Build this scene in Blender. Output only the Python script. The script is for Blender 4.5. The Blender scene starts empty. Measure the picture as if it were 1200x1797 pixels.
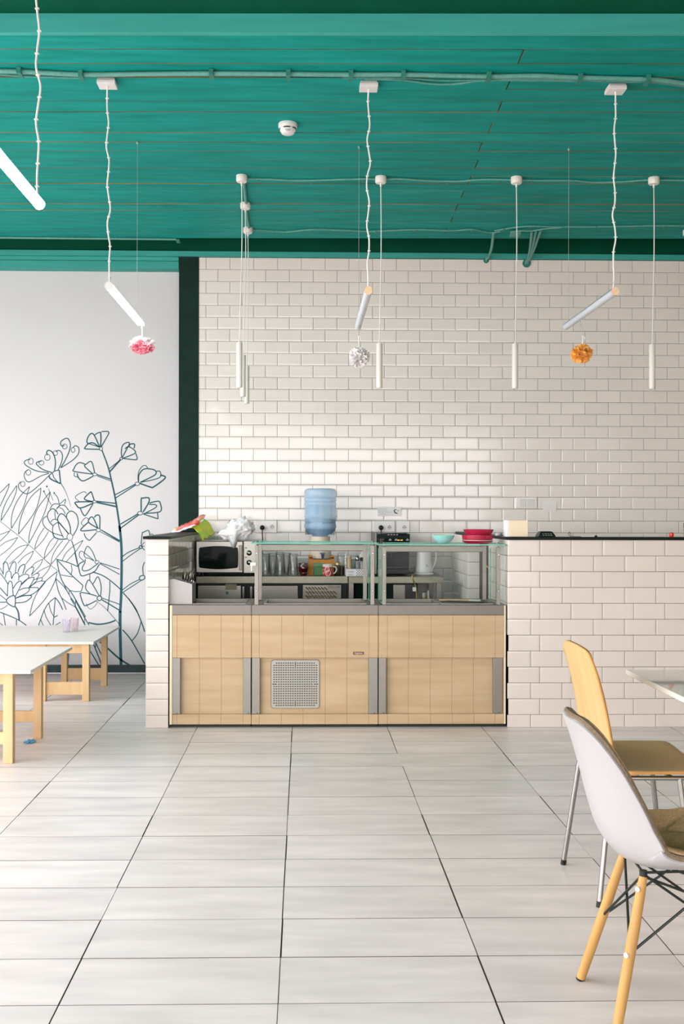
import bpy, bmesh, math, random
from mathutils import Vector, Matrix, Euler
random.seed(7)
S = bpy.context.scene
C = S.collection
R = math.radians
PI = math.pi

# ------------------------------------------------------------------ camera
EYE = 1.345          # camera height in metres
FPX = 1825.0         # focal length in pixels of the 1200 x 1797 frame
CX, CY, YAW, ROLL = 570.5, 904.0, 0.0213, 0.0023
cam_d = bpy.data.cameras.new('camera')
cam = bpy.data.objects.new('camera', cam_d)
C.objects.link(cam)
cam_d.sensor_fit = 'VERTICAL'
cam_d.sensor_height = 36.0
cam_d.lens = FPX / 1797.0 * 36.0
cam_d.shift_x = (600.0 - CX) / 1797.0
cam_d.shift_y = (CY - 898.5) / 1797.0
cam_d.clip_start = 0.05
cam_d.clip_end = 200
_f = Vector((math.sin(YAW), math.cos(YAW), 0))
_r = Vector((math.cos(YAW), -math.sin(YAW), 0))
_u = Vector((0, 0, 1))
_rr = _r * math.cos(ROLL) + _u * math.sin(ROLL)
_uu = _u * math.cos(ROLL) - _r * math.sin(ROLL)
_m = Matrix((_rr, _uu, -_f)).transposed().to_4x4()
_m.translation = Vector((0, 0, EYE))
cam.matrix_world = _m
S.camera = cam

# ------------------------------------------------------------------ daylight
w = bpy.data.worlds.new('overcast_sky')
S.world = w
w.use_nodes = True
_bg = w.node_tree.nodes['Background']
_bg.inputs['Color'].default_value = (1.0, 0.945, 0.975, 1)
# hazy sky: half as bright again overhead as at the horizon
_wn, _wl = w.node_tree.nodes, w.node_tree.links
_tc = _wn.new('ShaderNodeTexCoord')
_sp = _wn.new('ShaderNodeSeparateXYZ')
_wl.new(_tc.outputs['Generated'], _sp.inputs[0])
_mr = _wn.new('ShaderNodeMapRange')
SKY = 8.2
_mr.inputs['From Min'].default_value = 0.0
_mr.inputs['From Max'].default_value = 1.0
_mr.inputs['To Min'].default_value = SKY
_mr.inputs['To Max'].default_value = SKY * 1.5
_wl.new(_sp.outputs['Z'], _mr.inputs['Value'])
_wl.new(_mr.outputs[0], _bg.inputs['Strength'])

def window_portal(name, loc, rot, sx, sy):
    d = bpy.data.lights.new(name, 'AREA')
    d.shape = 'RECTANGLE'
    d.size = sx
    d.size_y = sy
    d.cycles.is_portal = True
    o = bpy.data.objects.new(name, d)
    o.location = loc
    o.rotation_euler = rot
    C.objects.link(o)

ROOM_L, ROOM_R, ROOM_F = -4.6, 5.0, -8.0       # left wall, right wall, wall behind the camera
window_portal('daylight_side_window', (ROOM_L - 0.15, 0.05, 1.76), (0, R(-90), 0), 3.3, 15.3)
window_portal('daylight_rear_window', (0.2, ROOM_F - 0.15, 1.8), (R(90), 0, 0), 9.2, 3.3)

vs = S.view_settings
vs.view_transform = 'Standard'
vs.look = 'None'
vs.exposure = 0.0
vs.gamma = 1.0
vs.use_curve_mapping = False
try:
    S.cycles.use_denoising = True
    S.cycles.max_bounces = 10
    S.cycles.diffuse_bounces = 5
    S.cycles.transparent_max_bounces = 16
    S.cycles.sample_clamp_indirect = 6.0
    S.cycles.caustics_reflective = False
    S.cycles.caustics_refractive = False
except Exception:
    pass

# ------------------------------------------------------------------ materials
def srgb(r, g, b):
    def f(c):
        c /= 255.0
        return c / 12.92 if c <= 0.04045 else ((c + 0.055) / 1.055) ** 2.4
    return (f(r), f(g), f(b), 1)

MATS = {}
def mat(name, col, rough=0.5, metal=0.0, spec=0.5, noise=0.0, nscale=8.0, stretch=(1, 1, 1), bump=0.0, vary=0.0,
        emit=None, estr=0.0, coat=0.0, sss=0.0, col2=None, coord='Object', detail=4.0, bscale=None, alpha=1.0):
    """Principled material, colour broken up by a (stretched) noise and by the object's own random value."""
    m = bpy.data.materials.new(name)
    m.use_nodes = True
    nt = m.node_tree
    n, l = nt.nodes, nt.links
    b = n['Principled BSDF']
    b.inputs['Base Color'].default_value = col
    b.inputs['Roughness'].default_value = rough
    b.inputs['Metallic'].default_value = metal
    b.inputs['Specular IOR Level'].default_value = spec
    b.inputs['Coat Weight'].default_value = coat
    b.inputs['Alpha'].default_value = alpha
    if sss:
        b.inputs['Subsurface Weight'].default_value = sss
        b.inputs['Subsurface Radius'].default_value = (0.02, 0.02, 0.02)
    if emit:
        b.inputs['Emission Color'].default_value = emit
        b.inputs['Emission Strength'].default_value = estr
    if noise or bump or col2:
        tc = n.new('ShaderNodeTexCoord')
        mp = n.new('ShaderNodeMapping')
        mp.inputs['Scale'].default_value = stretch
        l.new(tc.outputs[coord], mp.inputs['Vector'])
        if vary and coord == 'Object':
            oi0 = n.new('ShaderNodeObjectInfo')
            ml = n.new('ShaderNodeMath'); ml.operation = 'MULTIPLY'; ml.inputs[1].default_value = 37.0
            l.new(oi0.outputs['Random'], ml.inputs[0])
            cb = n.new('ShaderNodeCombineXYZ')
            for k in range(3):
                l.new(ml.outputs[0], cb.inputs[k])
            l.new(cb.outputs[0], mp.inputs['Location'])
        nz = n.new('ShaderNodeTexNoise')
        nz.inputs['Scale'].default_value = nscale
        nz.inputs['Detail'].default_value = detail
        l.new(mp.outputs[0], nz.inputs['Vector'])
        if noise or col2:
            rp = n.new('ShaderNodeValToRGB')
            rp.color_ramp.elements[0].position = 0.3
            rp.color_ramp.elements[1].position = 0.7
            if col2:
                rp.color_ramp.elements[0].color = col2
                rp.color_ramp.elements[1].color = col
            else:
                rp.color_ramp.elements[0].color = [max(0, c * (1 - noise)) for c in col[:3]] + [1]
                rp.color_ramp.elements[1].color = [min(1, c * (1 + noise)) for c in col[:3]] + [1]
            l.new(nz.outputs['Fac'], rp.inputs['Fac'])
            out = rp.outputs['Color']
        else:
            out = None
        if vary:
            oi = n.new('ShaderNodeObjectInfo')
            mr = n.new('ShaderNodeMapRange')
            mr.inputs['To Min'].default_value = 1 - vary
            mr.inputs['To Max'].default_value = 1 + vary
            l.new(oi.outputs['Random'], mr.inputs['Value'])
            hs = n.new('ShaderNodeHueSaturation')
            l.new(mr.outputs[0], hs.inputs['Value'])
            if out:
                l.new(out, hs.inputs['Color'])
            else:
                hs.inputs['Color'].default_value = col
            out = hs.outputs['Color']
        if out:
            l.new(out, b.inputs['Base Color'])
        if bump:
            bp = n.new('ShaderNodeBump')
            bp.inputs['Strength'].default_value = bump
            bp.inputs['Distance'].default_value = 0.01
            if bscale:
                nb = n.new('ShaderNodeTexNoise')
                nb.inputs['Scale'].default_value = bscale
                nb.inputs['Detail'].default_value = 3
                l.new(mp.outputs[0], nb.inputs['Vector'])
                l.new(nb.outputs['Fac'], bp.inputs['Height'])
            else:
                l.new(nz.outputs['Fac'], bp.inputs['Height'])
            l.new(bp.outputs[0], b.inputs['Normal'])
    MATS[name] = m
    return m

def thin_glass(name, tint, gloss=0.08, diff=0.0, rough=0.02, dcol=None, k=0.9, trans=0.5):
    """Clear sheet: straight-through tinted light plus a mirror coat that grows towards grazing angles."""
    m = bpy.data.materials.new(name)
    m.use_nodes = True
    nt = m.node_tree
    n, l = nt.nodes, nt.links
    n.remove(n['Principled BSDF'])
    out = n['Material Output']
    t = n.new('ShaderNodeBsdfTransparent'); t.inputs['Color'].default_value = tint
    g = n.new('ShaderNodeBsdfGlossy'); g.inputs['Roughness'].default_value = rough
    lw = n.new('ShaderNodeFresnel'); lw.inputs['IOR'].default_value = 1.45
    ad = n.new('ShaderNodeMath'); ad.operation = 'MULTIPLY_ADD'; ad.use_clamp = True
    ad.inputs[1].default_value = k; ad.inputs[2].default_value = gloss - 0.04
    l.new(lw.outputs[0], ad.inputs[0])
    mx = n.new('ShaderNodeMixShader')
    l.new(ad.outputs[0], mx.inputs[0])
    src = t.outputs[0]
    if diff:
        d = n.new('ShaderNodeBsdfDiffuse'); d.inputs['Color'].default_value = dcol or tint
        tl = n.new('ShaderNodeBsdfTranslucent'); tl.inputs['Color'].default_value = dcol or tint
        m1 = n.new('ShaderNodeMixShader'); m1.inputs[0].default_value = trans
        l.new(d.outputs[0], m1.inputs[1]); l.new(tl.outputs[0], m1.inputs[2])
        m2 = n.new('ShaderNodeMixShader'); m2.inputs[0].default_value = diff
        l.new(t.outputs[0], m2.inputs[1]); l.new(m1.outputs[0], m2.inputs[2])
        src = m2.outputs[0]
    l.new(src, mx.inputs[1]); l.new(g.outputs[0], mx.inputs[2])
    l.new(mx.outputs[0], out.inputs['Surface'])
    MATS[name] = m
    return m

M = {}
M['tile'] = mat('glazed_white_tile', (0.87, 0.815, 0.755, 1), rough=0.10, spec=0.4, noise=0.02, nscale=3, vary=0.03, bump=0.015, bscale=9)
M['tile_dimmed'] = mat('glazed_pinkish_tile_dimmed', (0.695, 0.63, 0.575, 1), rough=0.12, spec=0.28, noise=0.02, nscale=3, vary=0.03, bump=0.015, bscale=9)  # pinker tile, also darkened to offset light bounced off the floor
M['grout'] = mat('dark_tile_grout', srgb(78, 92, 84), rough=0.9, noise=0.15, nscale=30)
M['floor_tile'] = mat('pale_stone_floor_tile', (0.75, 0.695, 0.68, 1), rough=0.32, spec=0.45, noise=0.12, nscale=2.6, stretch=(1.0, 4.5, 1), vary=0.035, detail=9, bump=0.012)
M['floor_grout'] = mat('brown_floor_grout', srgb(116, 104, 88), rough=0.9, noise=0.2, nscale=30)
M['plaster'] = mat('white_wall_plaster', (0.67, 0.66, 0.665, 1), rough=0.8, spec=0.2, noise=0.015, nscale=2, bump=0.02, bscale=90)
M['warm_plaster'] = mat('cream_wall_plaster', (0.52, 0.38, 0.25, 1), rough=0.8, noise=0.03, nscale=2)
M['mural'] = mat('teal_mural_paint', srgb(40, 90, 98), rough=0.6, spec=0.2, noise=0.1, nscale=6)
M['green_wood'] = mat('teal_painted_plank', (0.008, 0.33, 0.29, 1), rough=0.6, spec=0.08, col2=(0.003, 0.235, 0.195, 1), nscale=3.2, stretch=(0.8, 5.5, 5), vary=0.07, detail=9, bump=0.12)
M['green_paint'] = mat('teal_painted_board', (0.045, 0.36, 0.31, 1), rough=0.6, spec=0.25, noise=0.08, nscale=5, stretch=(0.4, 5, 5), bump=0.04)
M['dark_green'] = mat('deep_green_soffit', (0.002, 0.085, 0.045, 1), rough=0.7, spec=0.08, noise=0.1, nscale=4)  # deeper green than the ceiling planks
M['raw_wood'] = mat('raw_wood_behind_planks', srgb(190, 118, 50), rough=0.8, spec=0.1, col2=(0.035, 0.075, 0.04, 1), nscale=1.3, stretch=(1.0, 3.0, 1), vary=0.15, detail=5)
M['column'] = mat('black_green_column_paint', (0.006, 0.026, 0.019, 1), rough=0.6, spec=0.15, noise=0.2, nscale=10)
M['base'] = mat('dark_teal_baseboard_paint', srgb(40, 62, 66), rough=0.5, noise=0.2, nscale=20)
M['cap'] = mat('black_counter_cap', (0.006, 0.011, 0.008, 1), rough=0.4, spec=0.12, noise=0.3, nscale=40)
M['conduit'] = mat('green_painted_conduit', (0.11, 0.33, 0.28, 1), rough=0.6, noise=0.12, nscale=40)
M['clip'] = mat('green_painted_clip', (0.02, 0.20, 0.15, 1), rough=0.6, noise=0.2, nscale=40)
M['white'] = mat('white_plastic', (0.74, 0.72, 0.70, 1), rough=0.4, noise=0.015, nscale=20)
M['plate'] = mat('white_switch_plastic', (0.86, 0.83, 0.80, 1), rough=0.3, noise=0.015, nscale=20)
M['white_metal'] = mat('white_lacquered_metal', (0.80, 0.76, 0.70, 1), rough=0.4, noise=0.015, nscale=20)
M['cord'] = mat('white_cord', (0.80, 0.78, 0.75, 1), rough=0.6, noise=0.02, nscale=30)
M['diffuser_off'] = mat('milky_tube_diffuser', (0.60, 0.64, 0.70, 1), rough=0.3, noise=0.01, nscale=20)
M['lit'] = mat('lit_tube_diffuser', (0.9, 0.9, 0.9, 1), rough=0.4, emit=(1, 0.99, 0.97, 1), estr=45.0, noise=0.01, nscale=20)
M['alu'] = mat('tube_lamp_aluminium', (0.46, 0.53, 0.56, 1), rough=0.35, metal=0.4, noise=0.03, nscale=20, stretch=(1, .1, 1))
M['endcap'] = mat('cream_tube_end_cap', (0.86, 0.62, 0.38, 1), rough=0.5, noise=0.05, nscale=60)
M['steel'] = mat('brushed_steel', (0.225, 0.213, 0.185, 1), rough=0.38, metal=0.8, noise=0.05, nscale=6, stretch=(1, 1, 60), bump=0.01)
M['steel_h'] = mat('satin_steel_sheet', (0.15, 0.138, 0.118, 1), rough=0.38, metal=0.8, noise=0.05, nscale=5, stretch=(60, 1, 1))
M['steel_bench'] = mat('worn_steel_bench', (0.17, 0.165, 0.125, 1), rough=0.3, metal=0.8, noise=0.04, nscale=5, stretch=(20, 1, 1))
M['steel_post'] = mat('pale_steel_upright', (0.235, 0.22, 0.19, 1), rough=0.4, metal=0.6, noise=0.03, nscale=6)
M['cutlery_steel'] = mat('light_satin_steel', (0.33, 0.32, 0.305, 1), rough=0.42, metal=0.5, noise=0.03, nscale=6)
M['silver'] = mat('silver_appliance_metal', (0.29, 0.28, 0.245, 1), rough=0.3, metal=0.7, noise=0.03, nscale=6, stretch=(40, 1, 1))
M['chrome'] = mat('chrome', (0.32, 0.316, 0.30, 1), rough=0.18, metal=1.0, noise=0.01, nscale=10)
M['dull_steel'] = mat('grey_steel_grille', (0.38, 0.37, 0.32, 1), rough=0.45, metal=0.3, noise=0.03, nscale=20)
M['oak'] = mat('pale_oak_laminate', (0.55, 0.41, 0.255, 1), rough=0.6, spec=0.2, col2=(0.47, 0.338, 0.197, 1), nscale=2.2, stretch=(1.0, 8, 9), detail=8, bump=0.01)
M['oak_trim'] = mat('cream_edge_trim', (0.74, 0.62, 0.44, 1), rough=0.5, noise=0.04, nscale=10, stretch=(1, 1, 6))
M['pine'] = mat('pine_wood', (0.70, 0.49, 0.26, 1), rough=0.5, col2=(0.61, 0.40, 0.19, 1), nscale=3, stretch=(6, 6, .9), detail=6, vary=0.03, bump=0.01)
M['table_white'] = mat('white_table_laminate', (0.92, 0.85, 0.78, 1), rough=0.15, spec=0.5, coat=1.0, noise=0.012, nscale=3)
M['table_cream'] = mat('cream_white_table_laminate', (0.84, 0.775, 0.725, 1), rough=0.4, spec=0.45, noise=0.012, nscale=3)
M['chair_ply'] = mat('birch_plywood', (0.57, 0.395, 0.185, 1), rough=0.5, spec=0.15, col2=(0.50, 0.34, 0.145, 1), nscale=3.0, stretch=(1.2, 9, 1.2), detail=7, bump=0.005)
M['ply_edge'] = mat('plywood_edge', (0.55, 0.27, 0.07, 1), rough=0.5, noise=0.15, nscale=20)
M['shell'] = mat('white_moulded_shell', (0.405, 0.395, 0.388, 1), rough=0.4, spec=0.2, noise=0.01, nscale=4)
M['fabric'] = mat('brown_grey_upholstery', (0.60, 0.39, 0.215, 1), rough=0.95, spec=0.1, noise=0.2, nscale=180, bump=0.3, bscale=240)
M['beech'] = mat('beech_leg', (0.47, 0.265, 0.08, 1), rough=0.5, spec=0.3, noise=0.1, nscale=5, stretch=(8, 8, 0.7), detail=6)
M['black'] = mat('black_plastic', (0.008, 0.011, 0.009, 1), rough=0.35, spec=0.25, noise=0.1, nscale=20)
M['black_metal'] = mat('black_wire', (0.012, 0.018, 0.015, 1), rough=0.4, metal=0.3, noise=0.1, nscale=20)
M['dark_glass'] = mat('dark_oven_glass', (0.006, 0.014, 0.010, 1), rough=0.06, spec=0.06, noise=0.1, nscale=5)
M['kick'] = mat('black_green_kickboard', (0.006, 0.012, 0.008, 1), rough=0.6, noise=0.1, nscale=20)
M['badge'] = mat('dark_red_badge', (0.16, 0.025, 0.012, 1), rough=0.35, noise=0.05, nscale=20)
M['print_white'] = mat('pale_print', (0.75, 0.66, 0.58, 1), rough=0.6, noise=0.01, nscale=20)
M['print_dark'] = mat('dark_print', (0.02, 0.025, 0.025, 1), rough=0.6, noise=0.05, nscale=20)
M['print_blue'] = mat('violet_print', (0.16, 0.13, 0.38, 1), rough=0.6, noise=0.05, nscale=20)
M['glass'] = thin_glass('clear_shelf_glass', (0.975, 0.99, 0.983, 1), 0.04, k=0.12)
M['glass_edge'] = mat('green_glass_edge', (0.03, 0.34, 0.23, 1), rough=0.15, noise=0.1, nscale=10)
M['tumbler'] = thin_glass('clear_drinking_glass', (0.975, 0.98, 0.978, 1), 0.06, diff=0.06, dcol=(0.85, 0.87, 0.85, 1), k=0.6)
M['bottle_blue'] = thin_glass('blue_bottle_plastic', (0.90, 0.96, 1.0, 1), 0.05, diff=0.46, rough=0.12, dcol=(0.52, 0.76, 0.98, 1), k=0.4, trans=0.12)
M['red_glass'] = thin_glass('dark_red_glass', (0.30, 0.02, 0.03, 1), 0.10, diff=0.5, dcol=(0.22, 0.01, 0.015, 1))
M['cream'] = mat('cream_dispenser_plastic', (0.80, 0.70, 0.56, 1), rough=0.4, noise=0.02, nscale=10)
M['honey'] = mat('honey_pine_stand', (0.62, 0.24, 0.012, 1), rough=0.5, spec=0.2, noise=0.12, nscale=8, stretch=(3, 3, .7), detail=5)
M['blue_tap'] = mat('dark_blue_tap', (0.008, 0.022, 0.12, 1), rough=0.3, noise=0.05, nscale=20)
M['red'] = mat('red_mug_glaze', (0.60, 0.045, 0.03, 1), rough=0.25, noise=0.03, nscale=20)
M['white_glaze'] = mat('white_mug_glaze', (0.80, 0.76, 0.68, 1), rough=0.25, noise=0.02, nscale=20)
M['green_box'] = mat('mid_green_carton', (0.10, 0.28, 0.09, 1), rough=0.55, noise=0.05, nscale=10)
M['turq'] = mat('turquoise_ceramic', (0.33, 0.72, 0.66, 1), rough=0.3, noise=0.02, nscale=10)
M['crimson'] = mat('crimson_melamine', (0.42, 0.012, 0.05, 1), rough=0.35, noise=0.05, nscale=10)
M['paper'] = mat('cream_paper', (0.86, 0.74, 0.52, 1), rough=0.7, noise=0.04, nscale=4, stretch=(1, 1, 40))
M['paper_white'] = mat('white_paper', (0.86, 0.84, 0.82, 1), rough=0.6, noise=0.02, nscale=10)
M['bag'] = mat('white_carrier_bag_film', (0.86, 0.85, 0.84, 1), rough=0.28, noise=0.02, nscale=10, sss=0.0, bump=0.1, bscale=30)
M['lime'] = mat('lime_yellow_plastic_film', (0.95, 0.84, 0.01, 1), rough=0.4, spec=0.3, col2=(0.50, 0.90, 0.03, 1), nscale=7, stretch=(0.6, 0.6, 5), detail=1)
M['coral'] = mat('coral_red_plastic', (0.85, 0.06, 0.05, 1), rough=0.35, col2=(0.90, 0.38, 0.32, 1), nscale=14, detail=1)
M['pink_tissue'] = mat('pink_tissue_paper', (0.95, 0.34, 0.44, 1), rough=0.8, noise=0.1, nscale=30)
M['pale_tissue'] = mat('pale_pink_tissue_paper', (0.94, 0.82, 0.83, 1), rough=0.8, noise=0.04, nscale=30)
M['white_tissue'] = mat('white_tissue_paper', (0.86, 0.84, 0.83, 1), rough=0.8, noise=0.02, nscale=30)
M['orange_tissue'] = mat('orange_tissue_paper', (0.86, 0.36, 0.03, 1), rough=0.8, col2=(0.88, 0.50, 0.16, 1), nscale=30)
M['thread'] = thin_glass('clear_nylon_thread', (0.85, 0.85, 0.85, 1), 0.3, diff=0.3, dcol=(0.6, 0.6, 0.6, 1))
M['wire'] = mat('thin_steel_wire', (0.45, 0.47, 0.45, 1), rough=0.4, metal=0.7, noise=0.02, nscale=20)
M['lavender'] = thin_glass('lavender_cup_plastic', (0.97, 0.96, 0.99, 1), 0.045, diff=0.2, dcol=(0.86, 0.80, 0.95, 1), k=0.5, trans=0.2)
M['rose'] = thin_glass('rose_cup_plastic', (0.99, 0.96, 0.97, 1), 0.045, diff=0.2, dcol=(0.95, 0.82, 0.86, 1), k=0.5, trans=0.2)
M['jar_dark'] = mat('dark_jar_contents', (0.045, 0.03, 0.016, 1), rough=0.25, noise=0.4, nscale=30)
M['mill'] = mat('pale_turned_wood', (0.55, 0.38, 0.22, 1), rough=0.5, noise=0.08, nscale=20)
M['bottle_green'] = mat('dark_green_pack', (0.015, 0.11, 0.07, 1), rough=0.3, noise=0.05, nscale=20)
M['blue_cloth'] = mat('blue_grey_cloth', (0.10, 0.17, 0.30, 1), rough=0.9, noise=0.1, nscale=30)
M['gold'] = mat('brass_fitting', (0.55, 0.40, 0.12, 1), rough=0.3, metal=0.8, noise=0.05, nscale=20)
M['yellow_label'] = mat('yellow_bottle', (0.60, 0.45, 0.10, 1), rough=0.4, noise=0.1, nscale=20)
M['brown_door'] = mat('dark_brown_door', (0.035, 0.015, 0.008, 1), rough=0.5, noise=0.3, nscale=8, stretch=(3, 3, .5))
M['red_plastic'] = mat('bright_red_plastic', (0.62, 0.02, 0.012, 1), rough=0.35, noise=0.03, nscale=20)
M['blue_bit'] = mat('blue_wrapper', (0.10, 0.38, 0.62, 1), rough=0.5, noise=0.05, nscale=20)
M['brown_rim'] = mat('grey_brown_piping', (0.20, 0.15, 0.10, 1), rough=0.9, spec=0.1, noise=0.2, nscale=150)
M['outdoor'] = mat('grey_pavement_outside', (0.40, 0.385, 0.37, 1), rough=0.9, noise=0.05, nscale=1)
M['teal_dot'] = mat('teal_round_sticker', (0.01, 0.17, 0.20, 1), rough=0.5, noise=0.02, nscale=20)
M['beige_label'] = mat('beige_label', (0.38, 0.33, 0.22, 1), rough=0.6, noise=0.05, nscale=20)
M['warm_glow'] = mat('amber_display_light', (0.8, 0.35, 0.05, 1), rough=0.4, emit=(1.0, 0.42, 0.08, 1), estr=1.6, noise=0.02, nscale=20)
M['socket'] = mat('socket_face', (0.66, 0.63, 0.59, 1), rough=0.4, noise=0.02, nscale=20)
M['icon'] = mat('grey_print_icons', (0.30, 0.34, 0.32, 1), rough=0.5, noise=0.05, nscale=20)

# ------------------------------------------------------------------ helpers
def ray(px, py):
    a, b = px - CX, py - CY
    a, b = a * math.cos(ROLL) + b * math.sin(ROLL), b * math.cos(ROLL) - a * math.sin(ROLL)
    return Vector((math.cos(YAW) * a / FPX + math.sin(YAW), -math.sin(YAW) * a / FPX + math.cos(YAW), -b / FPX))
def at(px, py, Y):
    """point of the wall-parallel plane at depth Y that a measured photo point lies on"""
    d = ray(px, py)
    return Vector((0, 0, EYE)) + d * (Y / d.y)
def onz(px, py, z):
    d = ray(px, py)
    return Vector((0, 0, EYE)) + d * ((z - EYE) / d.z)

class MB:
    """collects boxes, tubes, lathes ... and links them as ONE mesh object"""
    def __init__(s):
        s.v, s.f, s.sm, s.mi = [], [], [], []
    def add(s, verts, faces, smooth=False, mi=0):
        o = len(s.v)
        s.v += [tuple(v) for v in verts]
        s.f += [tuple(i + o for i in f) for f in faces]
        s.sm += [smooth] * len(faces)
        s.mi += ([mi] * len(faces)) if isinstance(mi, int) else mi
        return s
    def box(s, x0, x1, y0, y1, z0, z1, mi=0, mtx=None):
        v = [(x, y, z) for z in (z0, z1) for y in (y0, y1) for x in (x0, x1)]
        if mtx:
            v = [mtx @ Vector(p) for p in v]
        return s.add(v, [(0, 2, 3, 1), (4, 5, 7, 6), (0, 1, 5, 4), (2, 6, 7, 3), (0, 4, 6, 2), (1, 3, 7, 5)], False, mi)
    def tube(s, pts, r, n=8, mi=0, cap=True, closed=False):
        pts = [Vector(p) for p in pts]
        N = len(pts)
        rs = r if isinstance(r, (list, tuple)) else [r] * N
        ref = None
        vs_, fs = [], []
        for i, p in enumerate(pts):
            if closed:
                t = (pts[(i + 1) % N] - pts[i - 1]).normalized()
            else:
                t = (pts[min(i + 1, N - 1)] - pts[max(i - 1, 0)]).normalized()
            if ref is None:
                ref = Vector((0, 0, 1)) if abs(t.z) < 0.9 else Vector((1, 0, 0))
            a = (ref - t * ref.dot(t)).normalized()
            b = t.cross(a)
            ref = a
            for k in range(n):
                an = 2 * PI * k / n
                vs_.append(p + (a * math.cos(an) + b * math.sin(an)) * rs[i])
        for i in range(N if closed else N - 1):
            j = (i + 1) % N
            for k in range(n):
                k2 = (k + 1) % n
                fs.append((i * n + k, i * n + k2, j * n + k2, j * n + k))
        s.add(vs_, fs, True, mi)
        if cap and not closed:
            s.add(vs_[:n], [tuple(range(n - 1, -1, -1))], False, mi)
            s.add(vs_[-n:], [tuple(range(n))], False, mi)
        return s
    def lathe(s, prof, c=(0, 0, 0), n=24, mi=0, axis='z', smooth=True, close=False):
        """prof: list of (radius, height)"""
        c = Vector(c)
        vs_, fs = [], []
        for (r, h) in prof:
            for k in range(n):
                an = 2 * PI * k / n
                p = Vector((r * math.cos(an), r * math.sin(an), h))
                if axis == 'y':
                    p = Vector((p.x, h, p.y))
                elif axis == 'x':
                    p = Vector((h, p.x, p.y))
                vs_.append(c + p)
        P = len(prof)
        for i in range(P if close else P - 1):
            j = (i + 1) % P
            for k in range(n):
                k2 = (k + 1) % n
                fs.append((i * n + k, i * n + k2, j * n + k2, j * n + k))
        if not close:
            if prof[0][0] > 1e-6:
                fs.append(tuple(range(n - 1, -1, -1)))
            if prof[-1][0] > 1e-6:
                fs.append(tuple((P - 1) * n + k for k in range(n)))
        return s.add(vs_, fs, smooth, mi)
    def prism(s, outline, y0, y1, mi=0):
        """outline in x,z extruded along y"""
        n = len(outline)
        v = [(x, y0, z) for x, z in outline] + [(x, y1, z) for x, z in outline]
        f = [tuple(range(n)), tuple(range(2 * n - 1, n - 1, -1))]
        f += [(i, i + n, (i + 1) % n + n, (i + 1) % n) for i in range(n)]
        return s.add(v, f, False, mi)
    def grid(s, fn, nu, nv, mi=0, smooth=True):
        v = [fn(i / (nu - 1), j / (nv - 1)) for j in range(nv) for i in range(nu)]
        f = [(j * nu + i, j * nu + i + 1, (j + 1) * nu + i + 1, (j + 1) * nu + i) for j in range(nv - 1) for i in range(nu - 1)]
        return s.add(v, f, smooth, mi)
    def mesh(s, name, mats):
        me = bpy.data.meshes.new(name)
        me.from_pydata(s.v, [], s.f)
        for m in (mats if isinstance(mats, (list, tuple)) else [mats]):
            me.materials.append(m)
        me.polygons.foreach_set('use_smooth', s.sm)
        me.polygons.foreach_set('material_index', s.mi)
        me.update()
        bm = bmesh.new(); bm.from_mesh(me)
        bmesh.ops.remove_doubles(bm, verts=bm.verts, dist=1e-6)
        bmesh.ops.recalc_face_normals(bm, faces=bm.faces)
        bm.to_mesh(me); bm.free()
        if any(s.sm):
            me.set_sharp_from_angle(angle=R(38))
        return me
    def build(s, name, mats, parent=None, bevel=0.0, seg=2):
        o = bpy.data.objects.new(name, s.mesh(name, mats))
        C.objects.link(o)
        if parent:
            o.parent = parent
            # geometry is written in world coordinates: cancel the parent's own placement
            o.matrix_parent_inverse = WORLD.get(parent.name, Matrix.Identity(4)).inverted()
        if bevel:
            b = o.modifiers.new('edge', 'BEVEL')
            b.width = bevel; b.segments = seg; b.limit_method = 'ANGLE'; b.angle_limit = R(40)
        return o

WORLD = {}
def thing(name, label, cat, loc=(0, 0, 0), rz=0.0, group=None):
    o = bpy.data.objects.new(name, None)
    o.empty_display_size = 0.1
    C.objects.link(o)
    o.location = loc
    o.rotation_euler = (0, 0, rz)
    o['label'] = label; o['category'] = cat
    if group:
        o['group'] = group
    WORLD[o.name] = Matrix.Translation(Vector(loc)) @ Matrix.Rotation(rz, 4, 'Z')
    return o
def tag(o, label, cat, group=None):
    o['label'] = label; o['category'] = cat
    if group:
        o['group'] = group
    return o
def structure(o, label=None):
    o['kind'] = 'structure'
    if label:
        o['label'] = label
    return o
def stuff(o):
    o['kind'] = 'stuff'
    return o
def copy_tree(o, dloc, label):
    """a copy of a thing, its parts and their sub-parts, moved by dloc"""
    def rec(src, par):
        c = src.copy(); C.objects.link(c)
        if par:
            c.parent = par
            c.matrix_parent_inverse = src.matrix_parent_inverse.copy()
        for ch in list(src.children):
            rec(ch, c)
        return c
    c = rec(o, None)
    c.location = Vector(o.location) + Vector(dloc)
    c['label'] = label
    return c
def text(name, s, size, loc, m, parent, width=None, ext=0.0003, face='front'):
    cu = bpy.data.curves.new(name, 'FONT')
    cu.body = s; cu.size = size; cu.extrude = ext
    cu.align_x = 'CENTER'; cu.align_y = 'CENTER'
    cu.materials.append(m)
    tmp = bpy.data.objects.new(name + '_curve', cu)
    C.objects.link(tmp)
    bpy.context.view_layer.update()
    me = bpy.data.meshes.new_from_object(tmp.evaluated_get(bpy.context.evaluated_depsgraph_get()))
    bpy.data.objects.remove(tmp)
    o = bpy.data.objects.new(name, me)
    C.objects.link(o)
    stuff(o)
    mw = Matrix.Translation(Vector(loc)) @ Matrix.Rotation(R(90), 4, 'X')
    if width:
        mw = mw @ Matrix.Diagonal((width, 1, 1, 1))
    if parent:
        o.parent = parent
        o.matrix_parent_inverse = WORLD.get(parent.name, Matrix.Identity(4)).inverted()
    o.matrix_basis = mw
    return o
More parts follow.
